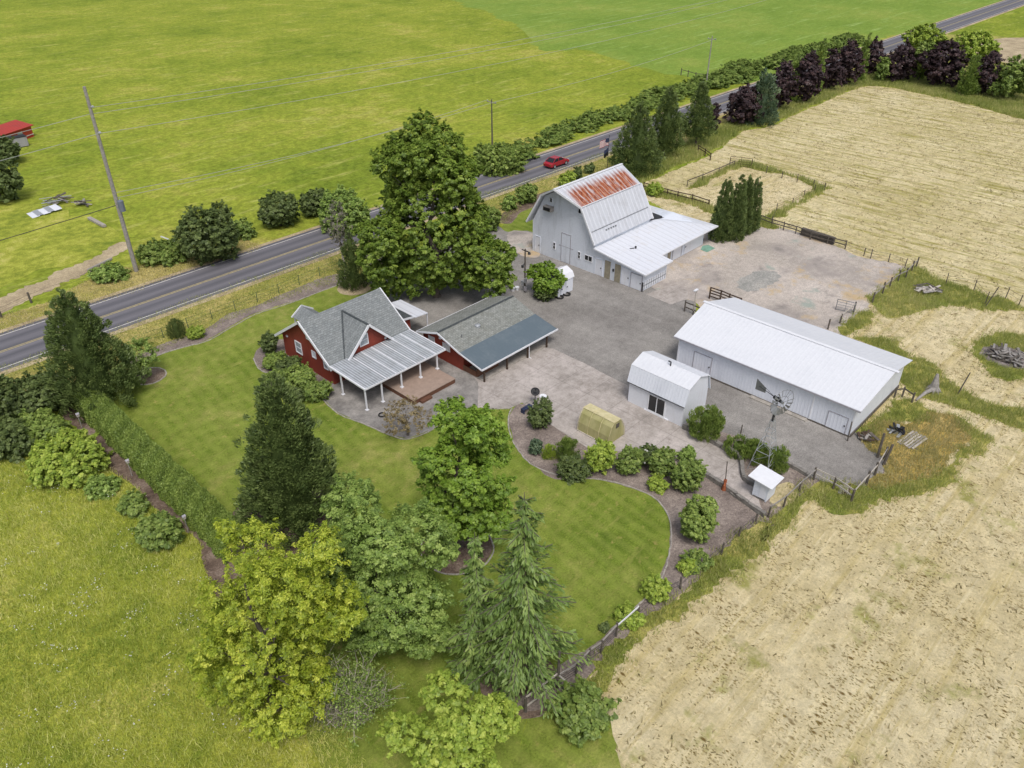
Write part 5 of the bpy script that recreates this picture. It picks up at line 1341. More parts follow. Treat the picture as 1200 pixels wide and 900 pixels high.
for px, m, k, lab in (((243, 276, 64, 66), 'leaf_dark', 'round', 'largest round dark bush on the far roadside'),
                      ((284, 268, 26, 20), 'leaf_green', 'mound', 'low green bush right of the largest roadside bush'),
                      ((326, 247, 44, 38), 'leaf_dark', 'round', 'dark round bush with a pale marker post before it'),
                      ((370, 238, 34, 30), 'leaf_dark', 'round', 'dark bush left of the grey green roadside thicket'),
                      ((402, 246, 56, 48), 'leaf_sage', 'mound', 'grey green wide bush just left of the shade tree'),
                      ((583, 184, 58, 34), 'leaf_hedge', 'mound', 'wide green bush at the foot of the far power pole'),
                      ((190, 294, 56, 20), 'leaf_green', 'mound', 'long low bush right of the tall power pole foot'),
                      ((128, 318, 40, 20), 'leaf_sage', 'mound', 'low bramble left of the tall power pole foot')):
    sh(lab, px, m, k, gf, leaf=.3, clump=.5)
gv = 'small bushes on the verge behind the barn'
for px, m, lab in (((617, 228, 24, 20), 'leaf_green', 'open green bush on the verge left of the barn ridge'),
                   ((597, 238, 16, 16), 'leaf_sage', 'small bush left of the open green verge bush'),
                   ((574, 258, 22, 26), 'leaf_green', 'leafy bush beside the shade tree on the barn lawn edge'),
                   ((665, 210, 18, 16), 'leaf_bright', 'small yellow green bush on the verge above the barn roof'),
                   ((677, 204, 9, 13), 'leaf_dark', 'small dark pointed bush on the verge above the barn roof'),
                   ((691, 198, 10, 10), 'leaf_dark', 'last small dark bush on the verge near the conifers'),
                   ((767, 222, 16, 14), 'leaf_bright', 'yellow green bush inside the dark corral fence')):
    sh(lab, px, m, group=gv, leaf=.28, clump=.36)

# left edge trees at the red cabin
p = G(4, 236); broadleaf('pasture_tree', 'dark tree cut by the left edge below the red cabin', p, 7.0, 6.5, 'leaf_dark', .7, 45, .4, .05, 40, 12)
p = G(6, 192); broadleaf('pasture_tree', 'dark bush like tree in front of the red cabin', p, 4.5, 6.0, 'leaf_dark', .7, 40, .45, .03, 41, 9)

# clipped hedge
def hedge():
    a = np.array([15.95, 67.2]); b = np.array([15.55, 40.6]); hh, hw = 2.05, .98
    n = 130000; s = RNG.random(n); L = np.linalg.norm(b - a)
    f = RNG.random(n); side = np.where(f < .42, 0, np.where(f < .71, 1, 2))
    u = np.where(side == 0, RNG.uniform(-1, 1, n), np.where(side == 1, 1, -1)) * hw
    z = np.where(side == 0, hh, RNG.uniform(.05, 1, n) * hh)
    lump = 1 + .10 * np.sin(s * 61) * np.sin(s * 23 + u) + .07 * np.sin(s * 140 + z * 3)
    taper = np.where(side == 0, 1, 1 - .12 * z / hh)
    u = u * lump * taper; z = z * (1 + .06 * np.sin(s * 47 + u * 2)) - .25 * (np.abs(u) / hw) ** 4 * (side == 0)
    y = a[1] + (b[1] - a[1]) * s; x = a[0] + (b[0] - a[0]) * s + u
    O = np.stack([np.where(side == 0, 0, np.sign(u)), np.zeros(n), np.where(side == 0, 1., .25)], 1)
    P = np.stack([x, y, z], 1) + RNG.normal(0, .05, (n, 3)); P[:, 2] = np.maximum(P[:, 2], .04)
    ax = unit(O * .6 + rdirs(n) * .8 + np.array([0, 0, .4])); N = unit(np.cross(ax, rdirs(n)))
    t = .5 + .16 * np.sin(s * 90 + u * 3) + RNG.normal(0, .17, n)
    root = thing('clipped_hedge', 'long clipped green hedge running down the left side of the lawn', 'hedge', (16.2, 54, 0))
    fast_mesh('foliage', leaf_quads(P, N, .16 * RNG.uniform(.7, 1.3, n), .4, ax) - np.array([16.2, 54, 0]), 4, 'leaf_hedge', t, root)
    mb = MB(); mb.add([(15.25, 66.8, 0), (16.6, 66.8, 0), (16.2, 41.0, 0), (14.9, 41.0, 0), (15.35, 66.8, 1.7), (16.5, 66.8, 1.7), (16.1, 41.0, 1.7), (15.0, 41.0, 1.7)],
                      [(0, 3, 2, 1), (4, 5, 6, 7), (0, 1, 5, 4), (1, 2, 6, 5), (2, 3, 7, 6), (3, 0, 4, 7)])
    mb.build('inner_branches', 'bark', root)
hedge()

# roadside bramble thicket beyond the road: one mass nobody could count
def thicket():
    lobes = []
    for k, (px, py, r, h_) in enumerate([(600, 186, 2.6, 2.0), (622, 176, 2.4, 1.8), (640, 168, 2.6, 1.8), (660, 160, 2.8, 2.2), (680, 152, 3.2, 2.6), (700, 145, 3.4, 2.8), (722, 137, 3.0, 2.6), (742, 129, 2.8, 2.4), (765, 121, 3.2, 2.8), (790, 113, 3.6, 3.0),
                                          (812, 108, 3.8, 3.0), (835, 101, 4.0, 3.2), (858, 94, 4.2, 3.4), (880, 86, 4.6, 3.6), (905, 78, 4.6, 3.6), (930, 70, 4.6, 3.4), (960, 61, 4.6, 3.2), (990, 50, 4.6, 3.0)]):
        c = G(px, py)
        for q in range(3):
            lobes.append((c[0] + random.uniform(-3, 3), c[1] + random.uniform(-1.5, 2.2), h_ * .3, r * random.uniform(.7, 1.1), r * random.uniform(.6, .9), h_ * random.uniform(.5, .8)))
    V, t = lobed_crown(lobes, .7, 40, .42, .9, .05, .2)
    o = fast_mesh('roadside_thicket', V, 4, 'leaf_green', t); o.scale = (1, 1, .66); o['kind'] = 'stuff'; o['label'] = 'bramble thicket along the far side of the road'
thicket()

# ================================================================== FENCES
def fence(name, label, posts, h=1.2, r=.06, rails=(), wires=(), mat='old_wood', railmat=None, every=None, group=None, square=False, wiremat='wire_dark'):
    P = [G(*q) for q in posts]
    if every:
        Q = []
        for a, b in zip(P[:-1], P[1:]):
            k = max(1, int(round(np.linalg.norm(b - a) / every)))
            Q += [a + (b - a) * i / k for i in range(k)]
        P = Q + [P[-1]]
    root = thing(name, label, 'fence', tuple(P[0]), group)
    for q in P:
        mb = MB(); hh = h * random.uniform(.92, 1.08); tx, ty = random.uniform(-.05, .05), random.uniform(-.05, .05)
        if square: mb.bar((q[0], q[1], -.1), (q[0] + tx, q[1] + ty, hh), r * 2, r * 2)
        else: mb.cyl((q[0], q[1], -.1), (q[0] + tx, q[1] + ty, hh), r, r * .92, 8)
        mb.build('post', mat, root)
    for a, b in zip(P[:-1], P[1:]):
        for z in rails:
            mb = MB(); mb.bar((a[0], a[1], z * h + random.uniform(-.03, .03)), (b[0], b[1], z * h + random.uniform(-.03, .03)), .05, .13); mb.build('rail', railmat or mat, root)
    if wires:
        mb = MB()
        for a, b in zip(P[:-1], P[1:]):
            for z in wires: mb.cyl((a[0], a[1], z * h), (b[0], b[1], z * h), .012, .012, 4, False)
        mb.build('wire', wiremat, root)
    return root
fence('wire_fence', 'thin green wire fence between the road verge and the grey mulch strip', [(160, 406), (192, 396), (221, 385), (249, 374), (276, 364), (302, 354), (327, 344), (351, 334), (375, 324), (399, 314)], 1.2, .035, (), (.3, .6, .95), 'green_metal', wiremat='green_metal')
fence('corral_fence', 'dark low rail fence behind the barn wing', [(754, 222), (767, 226), (782, 230), (794, 233), (811, 237), (830, 243)], 1.2, .09, (.45, .85), (), 'brown_wood')
fence('corral_fence', 'dark rail fence along the hay edge right of the arborvitae', [(888, 260), (904, 266), (918, 270), (932, 274), (949, 281), (969, 286), (990, 292)], 1.15, .08, (.5, .88), (.25, .7), 'old_wood')
fence('corral_fence', 'wire fence between the gravel paddock and hay field corner', [(990, 292), (1012, 300), (1020, 303), (1041, 307), (1060, 314)], 1.15, .06, (), (.3, .6, .9), 'old_wood')
fence('corral_fence', 'short rail fence at the foot of the last roadside conifer', [(818, 178), (826, 183), (832, 188)], 1.2, .1, (.55, .9), (), 'brown_wood')
fence('corral_fence', 'post and wire fence along the left side of the small hay corral', [(805, 219), (823, 212), (842, 204), (860, 196)], 1.1, .06, (.88,), (.3, .6), 'old_wood')
fence('corral_fence', 'post and wire fence along the far side of the small hay corral', [(855, 193), (880, 196), (898, 203), (916, 209), (934, 213), (953, 219), (966, 223)], 1.15, .07, (), (.3, .6, .9), 'old_wood')
fence('corral_fence', 'post and wire fence along the right side of the small hay corral', [(966, 223), (954, 225), (942, 231), (928, 240), (910, 247), (904, 263)], 1.1, .06, (), (.3, .6, .9), 'old_wood')
fence('paddock_fence', 'rail fence on the right edge of the gravel paddock', [(1022, 355), (1034, 344), (1042, 337), (1052, 330), (1061, 326), (1068, 318), (1073, 314)], 1.35, .09, (.72,), (), 'old_wood', 'grey_wood')
fence('field_fence', 'far wire fence with leaning posts at the right edge', [(1108, 334), (1141, 341), (1154, 357), (1178, 350), (1193, 359), (1230, 372)], 1.5, .05, (), (.5, .8), 'old_wood')
fence('gate_fence', 'short rail fence by the pipe gate behind the long shed', [(970, 386), (984, 379), (1000, 366)], 1.2, .09, (.85,), (), 'old_wood', 'pale_wood')
fence('yard_fence', 'dark gate fence left of the long shed ridge end', [(802, 365), (812, 369), (824, 374)], 1.25, .08, (.45, .9), (), 'old_wood')
fence('yard_fence', 'dark boarded fence beyond the long shed ridge end', [(831, 350), (843, 354), (853, 358), (866, 363)], 1.4, .1, (.25, .5, .75, .98), (), 'brown_wood')
fence('boundary_fence', 'pale railed fence by the lower lawn corner', [(616, 834), (653, 806)], 1.35, .1, (.35, .95), (), 'old_wood', 'pale_wood')
fence('boundary_fence', 'dark wire fence climbing from the tall corner post', [(653, 806), (675, 792), (690, 776), (704, 766), (722, 746)], 1.2, .07, (.92,), (.2, .4, .6, .75), 'old_wood', 'grey_wood')
fence('boundary_fence', 'white top rail fence beside the bright wide shrub', [(722, 746), (747, 724)], 1.1, .07, (.95,), (.3, .6), 'old_wood', 'white_trim')
fence('boundary_fence', 'old post fence between the shrub bed and the hay field', [(747, 724), (770, 704), (797, 690), (821, 668), (845, 650), (865, 630), (885, 614)], 1.05, .08, (), (.4, .8), 'old_wood')
fence('boundary_fence', 'low fence from the well house to the corner of the east yard', [(900, 606), (918, 594), (936, 577), (953, 562)], 1.1, .08, (.9,), (), 'old_wood', 'grey_wood')
fence('boundary_fence', 'white railed fence along the bottom of the east yard', [(953, 562), (976, 573), (997, 588)], 1.15, .09, (.5, .95), (), 'old_wood', 'pale_wood')
fence('boundary_fence', 'leaning rail fence on the right of the east yard', [(997, 588), (1015, 568), (1025, 557), (1036, 538)], 1.3, .1, (.8,), (), 'old_wood', 'pale_wood')
fence('boundary_fence', 'short rail fence at the far end corner of the long shed', [(1048, 466), (1057, 465), (1068, 472)], 1.1, .09, (.8,), (), 'old_wood')
fence('pasture_fence', 'old roadside post fence left of the tall power pole', [(2, 372), (37, 355), (109, 328), (120, 322)], 1.2, .12, (), (.5, .85), 'old_wood')
fence('far_fence', 'thin fence at the edge of the bright green far field', [(798, 88), (806, 90), (815, 93), (828, 94)], 1.5, .1, (.8,), (), 'old_wood')
c = G(653, 806); single('corner_post', MB().cyl((c[0], c[1], -.1), (c[0] + .05, c[1], 3.2), .1, .07, 8), 'old_wood', 'tall dark fence corner post near the bottom of the picture', 'post', (c[0], c[1], 0))
c = G(653, 806); d = G(690, 828); single('brace_rail', MB().bar((c[0], c[1], 1.2), (d[0], d[1], .5), .08, .1), 'grey_wood', 'sloping brace rail running from the tall corner post into the leafy bush', 'rail', (c[0], c[1], 0))
for (x, y), lab, hh, lean in (((1122, 462), 'tall thin leaning post in the ditch grass right of the long shed', 2.3, (.35, -.3)), ((1154, 360), 'tall leaning post by the far wire fence', 2.4, (.6, -.5)), ((1028, 536), 'thick leaning old post at the ochre grass corner', 2.2, (.3, .1)), ((1035, 545), 'second thick leaning old post beside the ochre grass', 2.0, (.25, -.15)), ((993, 517), 'dark post at the near corner of the long shed', 1.9, (.1, .1)), ((868, 508), 'short dark stake in the windmill bed near the garden shed', .9, (0, 0))):
    c = G(x, y); single('old_post', MB().cyl((c[0], c[1], -.1), (c[0] + lean[0], c[1] + lean[1], hh), .12 if 'thick' in lab else .06, .05 if 'thin' in lab else .1 if 'thick' in lab else .05, 8), 'old_wood', lab, 'post', (c[0], c[1], 0))

# gates
def gate(name, label, a, b, h, mat, bars):
    a, b = G(*a), G(*b); root = thing(name, label, 'gate', tuple(a)); mb = MB()
    for q in (a, b): mb.cyl((q[0], q[1], 0.05), (q[0], q[1], h), .045, .045, 8)
    mb.cyl((a[0], a[1], h), (b[0], b[1], h), .035, .035, 8); mb.cyl((a[0], a[1], .12), (b[0], b[1], .12), .035, .035, 8)
    mb.build('gate_frame', mat, root)
    for k in range(1, bars):
        z = .12 + (h - .12) * k / bars; m2 = MB(); m2.cyl((a[0], a[1], z), (b[0], b[1], z), .025, .025, 6); m2.build('bar', mat, root)
    m_ = (a + b) / 2; m2 = MB(); m2.cyl((m_[0], m_[1], .12), (m_[0], m_[1], h), .025, .025, 6); m2.build('brace', mat, root)
gate('pipe_gate', 'grey pipe gate at the lower edge of the gravel paddock', (979, 363), (1000, 368), 1.3, 'grey_steel', 4)
gate('corral_gate', 'dark wooden gate at the top corner of the hay corral', (855, 194), (880, 197), 1.5, 'brown_wood', 4)

# ================================================================== POWER POLES AND LINES
def ppole(label, base, h, r, arms, box=None, mat='grey_wood'):
    c = G(*base) if len(base) == 2 else np.array(base); x, y = c[0], c[1]; root = thing('power_pole', label, 'pole', (x, y, 0))
    mb = MB(); mb.cyl((x, y, -.2), (x, y, h), r, r * .62, 12); mb.build('pole', mat, root)
    for kind, z, s in arms:
        mb = MB()
        if kind == 'cross':
            mb.box(x - .06, x + .06, y - s, y + s, z, z + .12); mb.build('crossarm', 'grey_wood', root)
            for q in (-s * .9, s * .9):
                m2 = MB(); m2.cyl((x, y + q, z + .12), (x, y + q, z + .34), .06, .04, 8); m2.build('insulator', 'galvanised', root)
        else:
            mb.cyl((x, y, z), (x + .12, y + s, z + .12), .07, .1, 8); mb.cyl((x + .12, y + s, z + .12), (x + .16, y + s * 1.5, z + .14), .15, .06, 8); mb.build('insulator', 'galvanised', root)
    if box:
        mb = MB(); mb.cyl((x + .15, y - .62, box), (x + .15, y - .62, box + 1.15), .34, .34, 14); mb.ball((x + .15, y - .62, box + 1.15), .34, 12, 5, (1, 1, .35)); mb.box(x - .1, x + .3, y - .3, y, box + .3, box + .5)
        t_ = mb.build('transformer', 'transformer_grey', root)
        m2 = MB(); m2.cyl((x + .15, y - .62, box + 1.2), (x + .15, y - .62, box + 1.5), .05, .03, 8); m2.build('bushing', 'galvanised', t_)
    return c
P1 = (160, 318)
c1 = ppole('tall leaning looking wooden power pole with transformer left of the road', P1, 21.0, .26, [('pin', 18.9, -.45), ('pin', 18.0, .45), ('pin', 16.2, -.45), ('pin', 9.8, .3)], 7.6)
c2 = ppole('short far power pole with crossarm behind the wide green bush', (577, 182), 9.0, .15, [('cross', 8.5, 1.0)], mat='old_wood')
c3 = ppole('farthest grey power pole rising from the roadside thicket', (827, 103), 10.5, .16, [('cross', 9.8, 1.0)])
c5 = G(615, 342)
yp = thing('yard_pole', 'thin yard utility pole with meter boxes left of the ball shaped tree', 'pole', tuple(c5))
mb = MB(); mb.cyl((c5[0], c5[1], 0), (c5[0], c5[1], 5.2), .1, .08, 10); mb.build('pole', 'old_wood', yp)
mb = MB(); mb.box(c5[0] - .04, c5[0] + .04, c5[1] - .6, c5[1] + .5, 4.95, 5.05); mb.cyl((c5[0], c5[1] - .6, 5.0), (c5[0], c5[1] - .6, 4.75), .12, .18, 8); mb.build('lamp_arm', 'dark_metal', yp)
for z, s in ((1.5, -.2), (1.1, .2), (.5, -.22)):
    mb = MB(); mb.box(c5[0] - .25, c5[0] - .08, c5[1] + s - .15, c5[1] + s + .15, z - .25, z + .25); mb.build('meter_box', 'galvanised' if z > .6 else 'grey_metal', yp)
mb = MB(); mb.cyl((c5[0] - .1, c5[1], 3.5), (c5[0] - .4, c5[1], 3.3), .05, .05, 6); mb.box(c5[0] - .5, c5[0] - .3, c5[1] - .1, c5[1] + .1, 3.1, 3.4); mb.build('bracket', 'dark_metal', yp)
for (x, y), lab in (((606, 340), 'small white bucket on the gravel left of the yard pole'), ((601, 341), 'low white tub on the gravel far left of the yard pole')):
    c = G(x, y); mb = MB(); mb.cyl((c[0], c[1], 0), (c[0], c[1], .4), .18, .24, 12); mb.torus((c[0], c[1], .4), .24, .02, 12, 5); single('bucket', mb, 'white_trim', lab, 'bucket', (c[0], c[1], 0))

def line(label, a, b, sag, r=.03, mat='wire'):
    a, b = Vector(a), Vector(b); pts = [a.lerp(b, i / 24) - Vector((0, 0, sag * 4 * (i / 24) * (1 - i / 24))) for i in range(25)]
    mb = MB(); mb.tube(pts, r, 4); single('power_line', mb, mat, label, 'wire', tuple(a))
x1, y1 = c1[0], c1[1]
line('top power line running right from the tall pole', (x1, y1 - .6, 19.0), (205, 93, 19.0), 1.8)
line('second power line running right from the tall pole', (x1, y1 + .6, 18.1), (205, 94, 18.1), 1.9)
line('third power line running right from the lowest long insulator of the tall pole', (x1, y1 - .6, 16.3), (205, 93, 16.3), 2.0)
line('service line from the tall pole to the short far pole', (x1, y1, 9.6), (c2[0], c2[1] - .9, 8.8), .7)
line('second service line from the tall pole to the short far pole', (x1, y1, 9.0), (c2[0], c2[1] + .9, 8.8), .8)
line('line from the short far pole to the farthest grey pole', (c2[0], c2[1] - .9, 8.8), (c3[0], c3[1] - .9, 10.1), .8)
line('upper power line leaving the tall pole at left', (x1, y1 + .6, 18.1), (-60, 90, 18.0), 1.6)
line('lower power line leaving the tall pole at left', (x1, y1 - .6, 16.3), (-60, 90, 16.0), 1.6)
line('dark telephone cable dropping left from the tall pole', (x1, y1, 8.2), (-60, 90.5, 8.0), .9, .04, 'wire_dark')

# lamp posts along the hedge
for k, (x, y, tx, ty) in enumerate(((97, 503, 95, 484), (155, 558, 152, 541), (221, 624, 217, 604))):
    c = G(x, y); lp = thing('bird_box_post', ['thin post with white top box at the head of the hedge', 'thin post with white top box half way along the hedge', 'thin post with white top box near the lower hedge end'][k], 'post', tuple(c), 'white topped posts along the hedge')
    mb = MB(); mb.cyl((c[0], c[1], 0), (c[0], c[1], 1.35), .035, .035, 8); mb.build('post', 'grey_wood', lp)
    mb = MB(); mb.box(c[0] - .1, c[0] + .1, c[1] - .1, c[1] + .1, 1.35, 1.58); mb.build('box', 'pale_wood', lp)
    mb = MB(); mb.prism([(c[1] - .14, 1.58), (c[1] + .14, 1.58), (c[1], 1.7)], 'X', c[0] - .13, c[0] + .13); mb.build('roof', 'grey_metal', lp)
c = G(330, 263); mb = MB(); mb.bar((c[0], c[1], 0), (c[0] + .1, c[1], 1.7), .1, .3); single('marker_post', mb, 'galvanised', 'pale leaning marker post before the dark round roadside bush', 'post', tuple(c))
c = G(205, 284); mb = MB(); mb.bar((c[0], c[1], 0.1), (c[0] - 1.2, c[1] + 1.0, .9), .12, .12); single('marker_post', mb, 'white_trim', 'fallen white marker post left of the largest roadside bush', 'post', tuple(c))

# ================================================================== WINDMILL
wx, wy, wz = 49.2, 19.15, 6.7
wm = thing('windmill', 'galvanised farm windmill on a four legged lattice tower', 'windmill', (wx, wy, 0))
leg = lambda sx, sy, z: (wx + sx * (.85 - .78 * z / 5.2), wy + sy * (.85 - .78 * z / 5.2), z)
for sx, sy in ((-1, -1), (1, -1), (1, 1), (-1, 1)):
    mb = MB(); mb.cyl(leg(sx, sy, 0), leg(sx, sy, 5.1), .026, .02, 6); mb.build('leg', 'galvanised', wm)
R4 = ((-1, -1), (1, -1), (1, 1), (-1, 1))
for z in (.9, 1.9, 2.9, 3.8, 4.7):
    mb = MB()
    for i in range(4): mb.cyl(leg(*R4[i], z), leg(*R4[(i + 1) % 4], z), .022, .022, 5)
    mb.build('girt', 'galvanised', wm)
mb = MB()
for z0, z1 in ((0, .9), (.9, 1.9), (1.9, 2.9), (2.9, 3.8), (3.8, 4.7)):
    for i in range(4): mb.cyl(leg(*R4[i], z0), leg(*R4[(i + 1) % 4], z1), .012, .012, 4)
mb.build('cross_bracing', 'galvanised', wm)
mb = MB(); mb.cyl((wx, wy, 4.7), (wx, wy, 6.5), .11, .09, 8); mb.build('mast', 'dark_metal', wm)
ax = np.array([-.34, -.94, 0]); ax /= np.linalg.norm(ax)     # wheel axis, tail goes the other way
hub = np.array([wx, wy, wz])
mb = MB(); mb.cyl(hub - ax * .35, hub + ax * .4, .15, .12, 10); mb.ball(hub, .2, 10, 6); mb.build('gearbox', 'black', wm)
wc = hub + ax * .5
lat = np.array([-ax[1], ax[0], 0]); up = np.array([0, 0, 1.])
mb = MB(); mb.torus(wc, 1.08, .018, 36, 5, ax); mb.torus(wc, .55, .014, 28, 5, ax)
for k in range(6):
    t = k * PI / 3; d = lat * math.cos(t) + up * math.sin(t); mb.cyl(wc, wc + d * 1.08, .014, .012, 4)
mb.cyl(wc - ax * .1, wc + ax * .1, .1, .1, 10)
whl = mb.build('wheel', 'grey_steel', wm)
for k in range(18):
    t = 2 * PI * k / 18; d = lat * math.cos(t) + up * math.sin(t); tn_ = -lat * math.sin(t) + up * math.cos(t)
    b0 = wc + d * .5; b1 = wc + d * 1.12; q = tn_ * .8 + ax * .6
    mb = MB(); mb.slab([tuple(b0 - q * .05), tuple(b1 - q * .12), tuple(b1 + q * .12), tuple(b0 + q * .05)], .012); mb.build('blade', 'grey_steel', whl)
tl = hub - ax * .3
mb = MB(); mb.cyl(tl, hub - ax * 2.0, .03, .02, 6); mb.cyl(tl + up * .0, hub - ax * 1.5 + up * .25, .015, .015, 5); mb.build('tail_boom', 'dark_metal', wm)
a0 = hub - ax * 1.3; a1 = hub - ax * 2.35
mb = MB(); mb.slab([tuple(a0 - up * .22), tuple(a0 + up * .22), tuple(a1 + up * .48), tuple(a1 - up * .48)], .02); vn_ = mb.build('tail_vane', 'grey_steel', wm)
mb = MB()
for s in np.linspace(.12, .88, 5):
    q = a0 + (a1 - a0) * s; hh = .22 + .26 * s; mb.bar(tuple(q - up * hh + lat * .02), tuple(q + up * hh + lat * .02), .03, .03)
mb.build('rib', 'dark_metal', vn_)

# ================================================================== SMALL YARD THINGS
c = G(627, 473); sd = thing('satellite_dish', 'black satellite dish on a thin pole beside the dark round shrub', 'satellite dish', tuple(c))
x, y = c[0], c[1]
mb = MB(); mb.cyl((x, y, 0), (x, y, 1.15), .04, .04, 8); mb.box(x - .2, x + .2, y - .2, y + .2, 0, .06); mb.build('pole', 'dark_metal', sd)
vs, fs = [], []; nrm = Vector((-.35, -.45, .82)).normalized(); u = nrm.orthogonal().normalized(); w_ = nrm.cross(u); cc = Vector((x, y, 1.3))
mb = MB(); ring = []
for rr_, dz in ((.0, -.1), (.22, -.07), (.4, 0), (.4, -.03), (.22, -.1), (.0, -.13)): ring.append([tuple(cc + nrm * dz + (u * math.cos(2 * PI * i / 18) + w_ * math.sin(2 * PI * i / 18)) * max(rr_, .001)) for i in range(18)])
vv = [q for r_ in ring for q in r_]; mb.add(vv, [(j * 18 + i, j * 18 + (i + 1) % 18, (j + 1) * 18 + (i + 1) % 18, (j + 1) * 18 + i) for j in range(5) for i in range(18)])
mb.build('dish', 'black', sd, smooth=True)
mb = MB(); mb.cyl(tuple(cc + u * .38), tuple(cc + nrm * .4), .015, .015, 5); mb.box(*[v for k in range(3) for v in ((cc + nrm * .4)[k] - .05, (cc + nrm * .4)[k] + .05)]); mb.build('feed_arm', 'black', sd)
c = G(634, 490); bb = thing('bird_bath', 'white round bowl on a stem rising behind the dark round shrub', 'bird bath', tuple(G(636, 482)))
c = G(636, 482); mb = MB(); mb.cyl((c[0], c[1], 0), (c[0], c[1], 1.5), .1, .08, 10); mb.build('stem', 'pale_stone', bb)
mb = MB(); mb.cyl((c[0], c[1], 1.5), (c[0], c[1], 1.62), .12, .32, 18); mb.torus((c[0], c[1], 1.62), .3, .035, 18, 6); mb.build('bowl', 'white_trim', bb)
c = G(617, 482); bn = thing('garden_bench', 'small dark blue bench on the slab left of the satellite dish', 'bench', tuple(c)); x, y = c[0], c[1]
mb = MB(); mb.box(x - .55, x + .55, y - .2, y - .02, .42, .47); mb.box(x - .55, x + .55, y + .02, y + .2, .42, .47); mb.build('seat', 'navy', bn)
for s in (-.48, .48):
    mb = MB(); mb.box(x + s - .04, x + s + .04, y - .2, y + .2, 0, .42); mb.build('leg', 'navy', bn)
c = G(848, 574); pm = thing('hand_pump', 'rusty orange hand pump with a long upright handle beside the path wall', 'pump', tuple(c)); x, y = c[0], c[1]
mb = MB(); mb.cyl((x, y, 0), (x, y, .75), .2, .08, 10); mb.cyl((x, y, .75), (x, y, 1.0), .13, .13, 10); mb.cyl((x, y, .8), (x - .4, y - .15, .68), .05, .05, 8); mb.build('body', 'rust', pm, smooth=False)
mb = MB(); mb.bar((x, y, .95), (x + .25, y + .25, 2.5), .06, .06); mb.build('handle', 'old_wood', pm)
c = G(812, 369); lp = thing('yard_lamp', 'white lamp on a pale post by the dark gate fence', 'lamp post', tuple(c)); x, y = c[0], c[1]
mb = MB(); mb.cyl((x, y, 0), (x, y, 2.9), .06, .05, 8); mb.build('post', 'pale_wood', lp)
mb = MB(); mb.box(x - .4, x + .25, y - .12, y + .12, 2.9, 3.02); mb.build('lamp_head', 'white_trim', lp)

# flag pole with two flags
c = G(711, 205); fp = thing('flag_pole', 'roadside flag pole with striped flag and dark banner above the barn', 'flag pole', tuple(c)); x, y = c[0], c[1]
mb = MB(); mb.cyl((x, y, 0), (x, y, 6.0), .05, .03, 8); mb.ball((x, y, 6.05), .08, 8, 5); mb.build('pole', 'dark_metal', fp)
def flag(name, z0, z1, L, mats_stripes, par):
    n = len(mats_stripes); obs = []
    fl = None
    for mname in dict.fromkeys(mats_stripes):
        mb = MB()
        for k, m_ in enumerate(mats_stripes):
            if m_ != mname: continue
            za, zb = z1 - (z1 - z0) * k / n, z1 - (z1 - z0) * (k + 1) / n
            for i in range(8):
                f0, f1 = i / 8, (i + 1) / 8
                q = lambda f, z: (x - L * f * .75, y + L * f * .35 + .09 * math.sin(f * 7), z - .35 * f * f)
                mb.add([q(f0, za), q(f1, za), q(f1, zb), q(f0, zb)], [(0, 1, 2, 3)])
        o = mb.build(name if fl is None else 'stripe', mname, par if fl is None else fl)
        fl = fl or o
    return fl
f_ = flag('striped_flag', 4.6, 5.7, 1.8, ['car_red', 'white_trim'] * 6 + ['car_red'], fp)
mb = MB(); mb.slab([(x, y - .03, 5.71), (x - .55, y + .30, 5.68), (x - .55, y + .30, 5.08), (x, y - .03, 5.1)], .03); mb.build('canton', 'navy', f_)
flag('dark_banner', 3.0, 4.2, .8, ['navy', 'black'], fp)

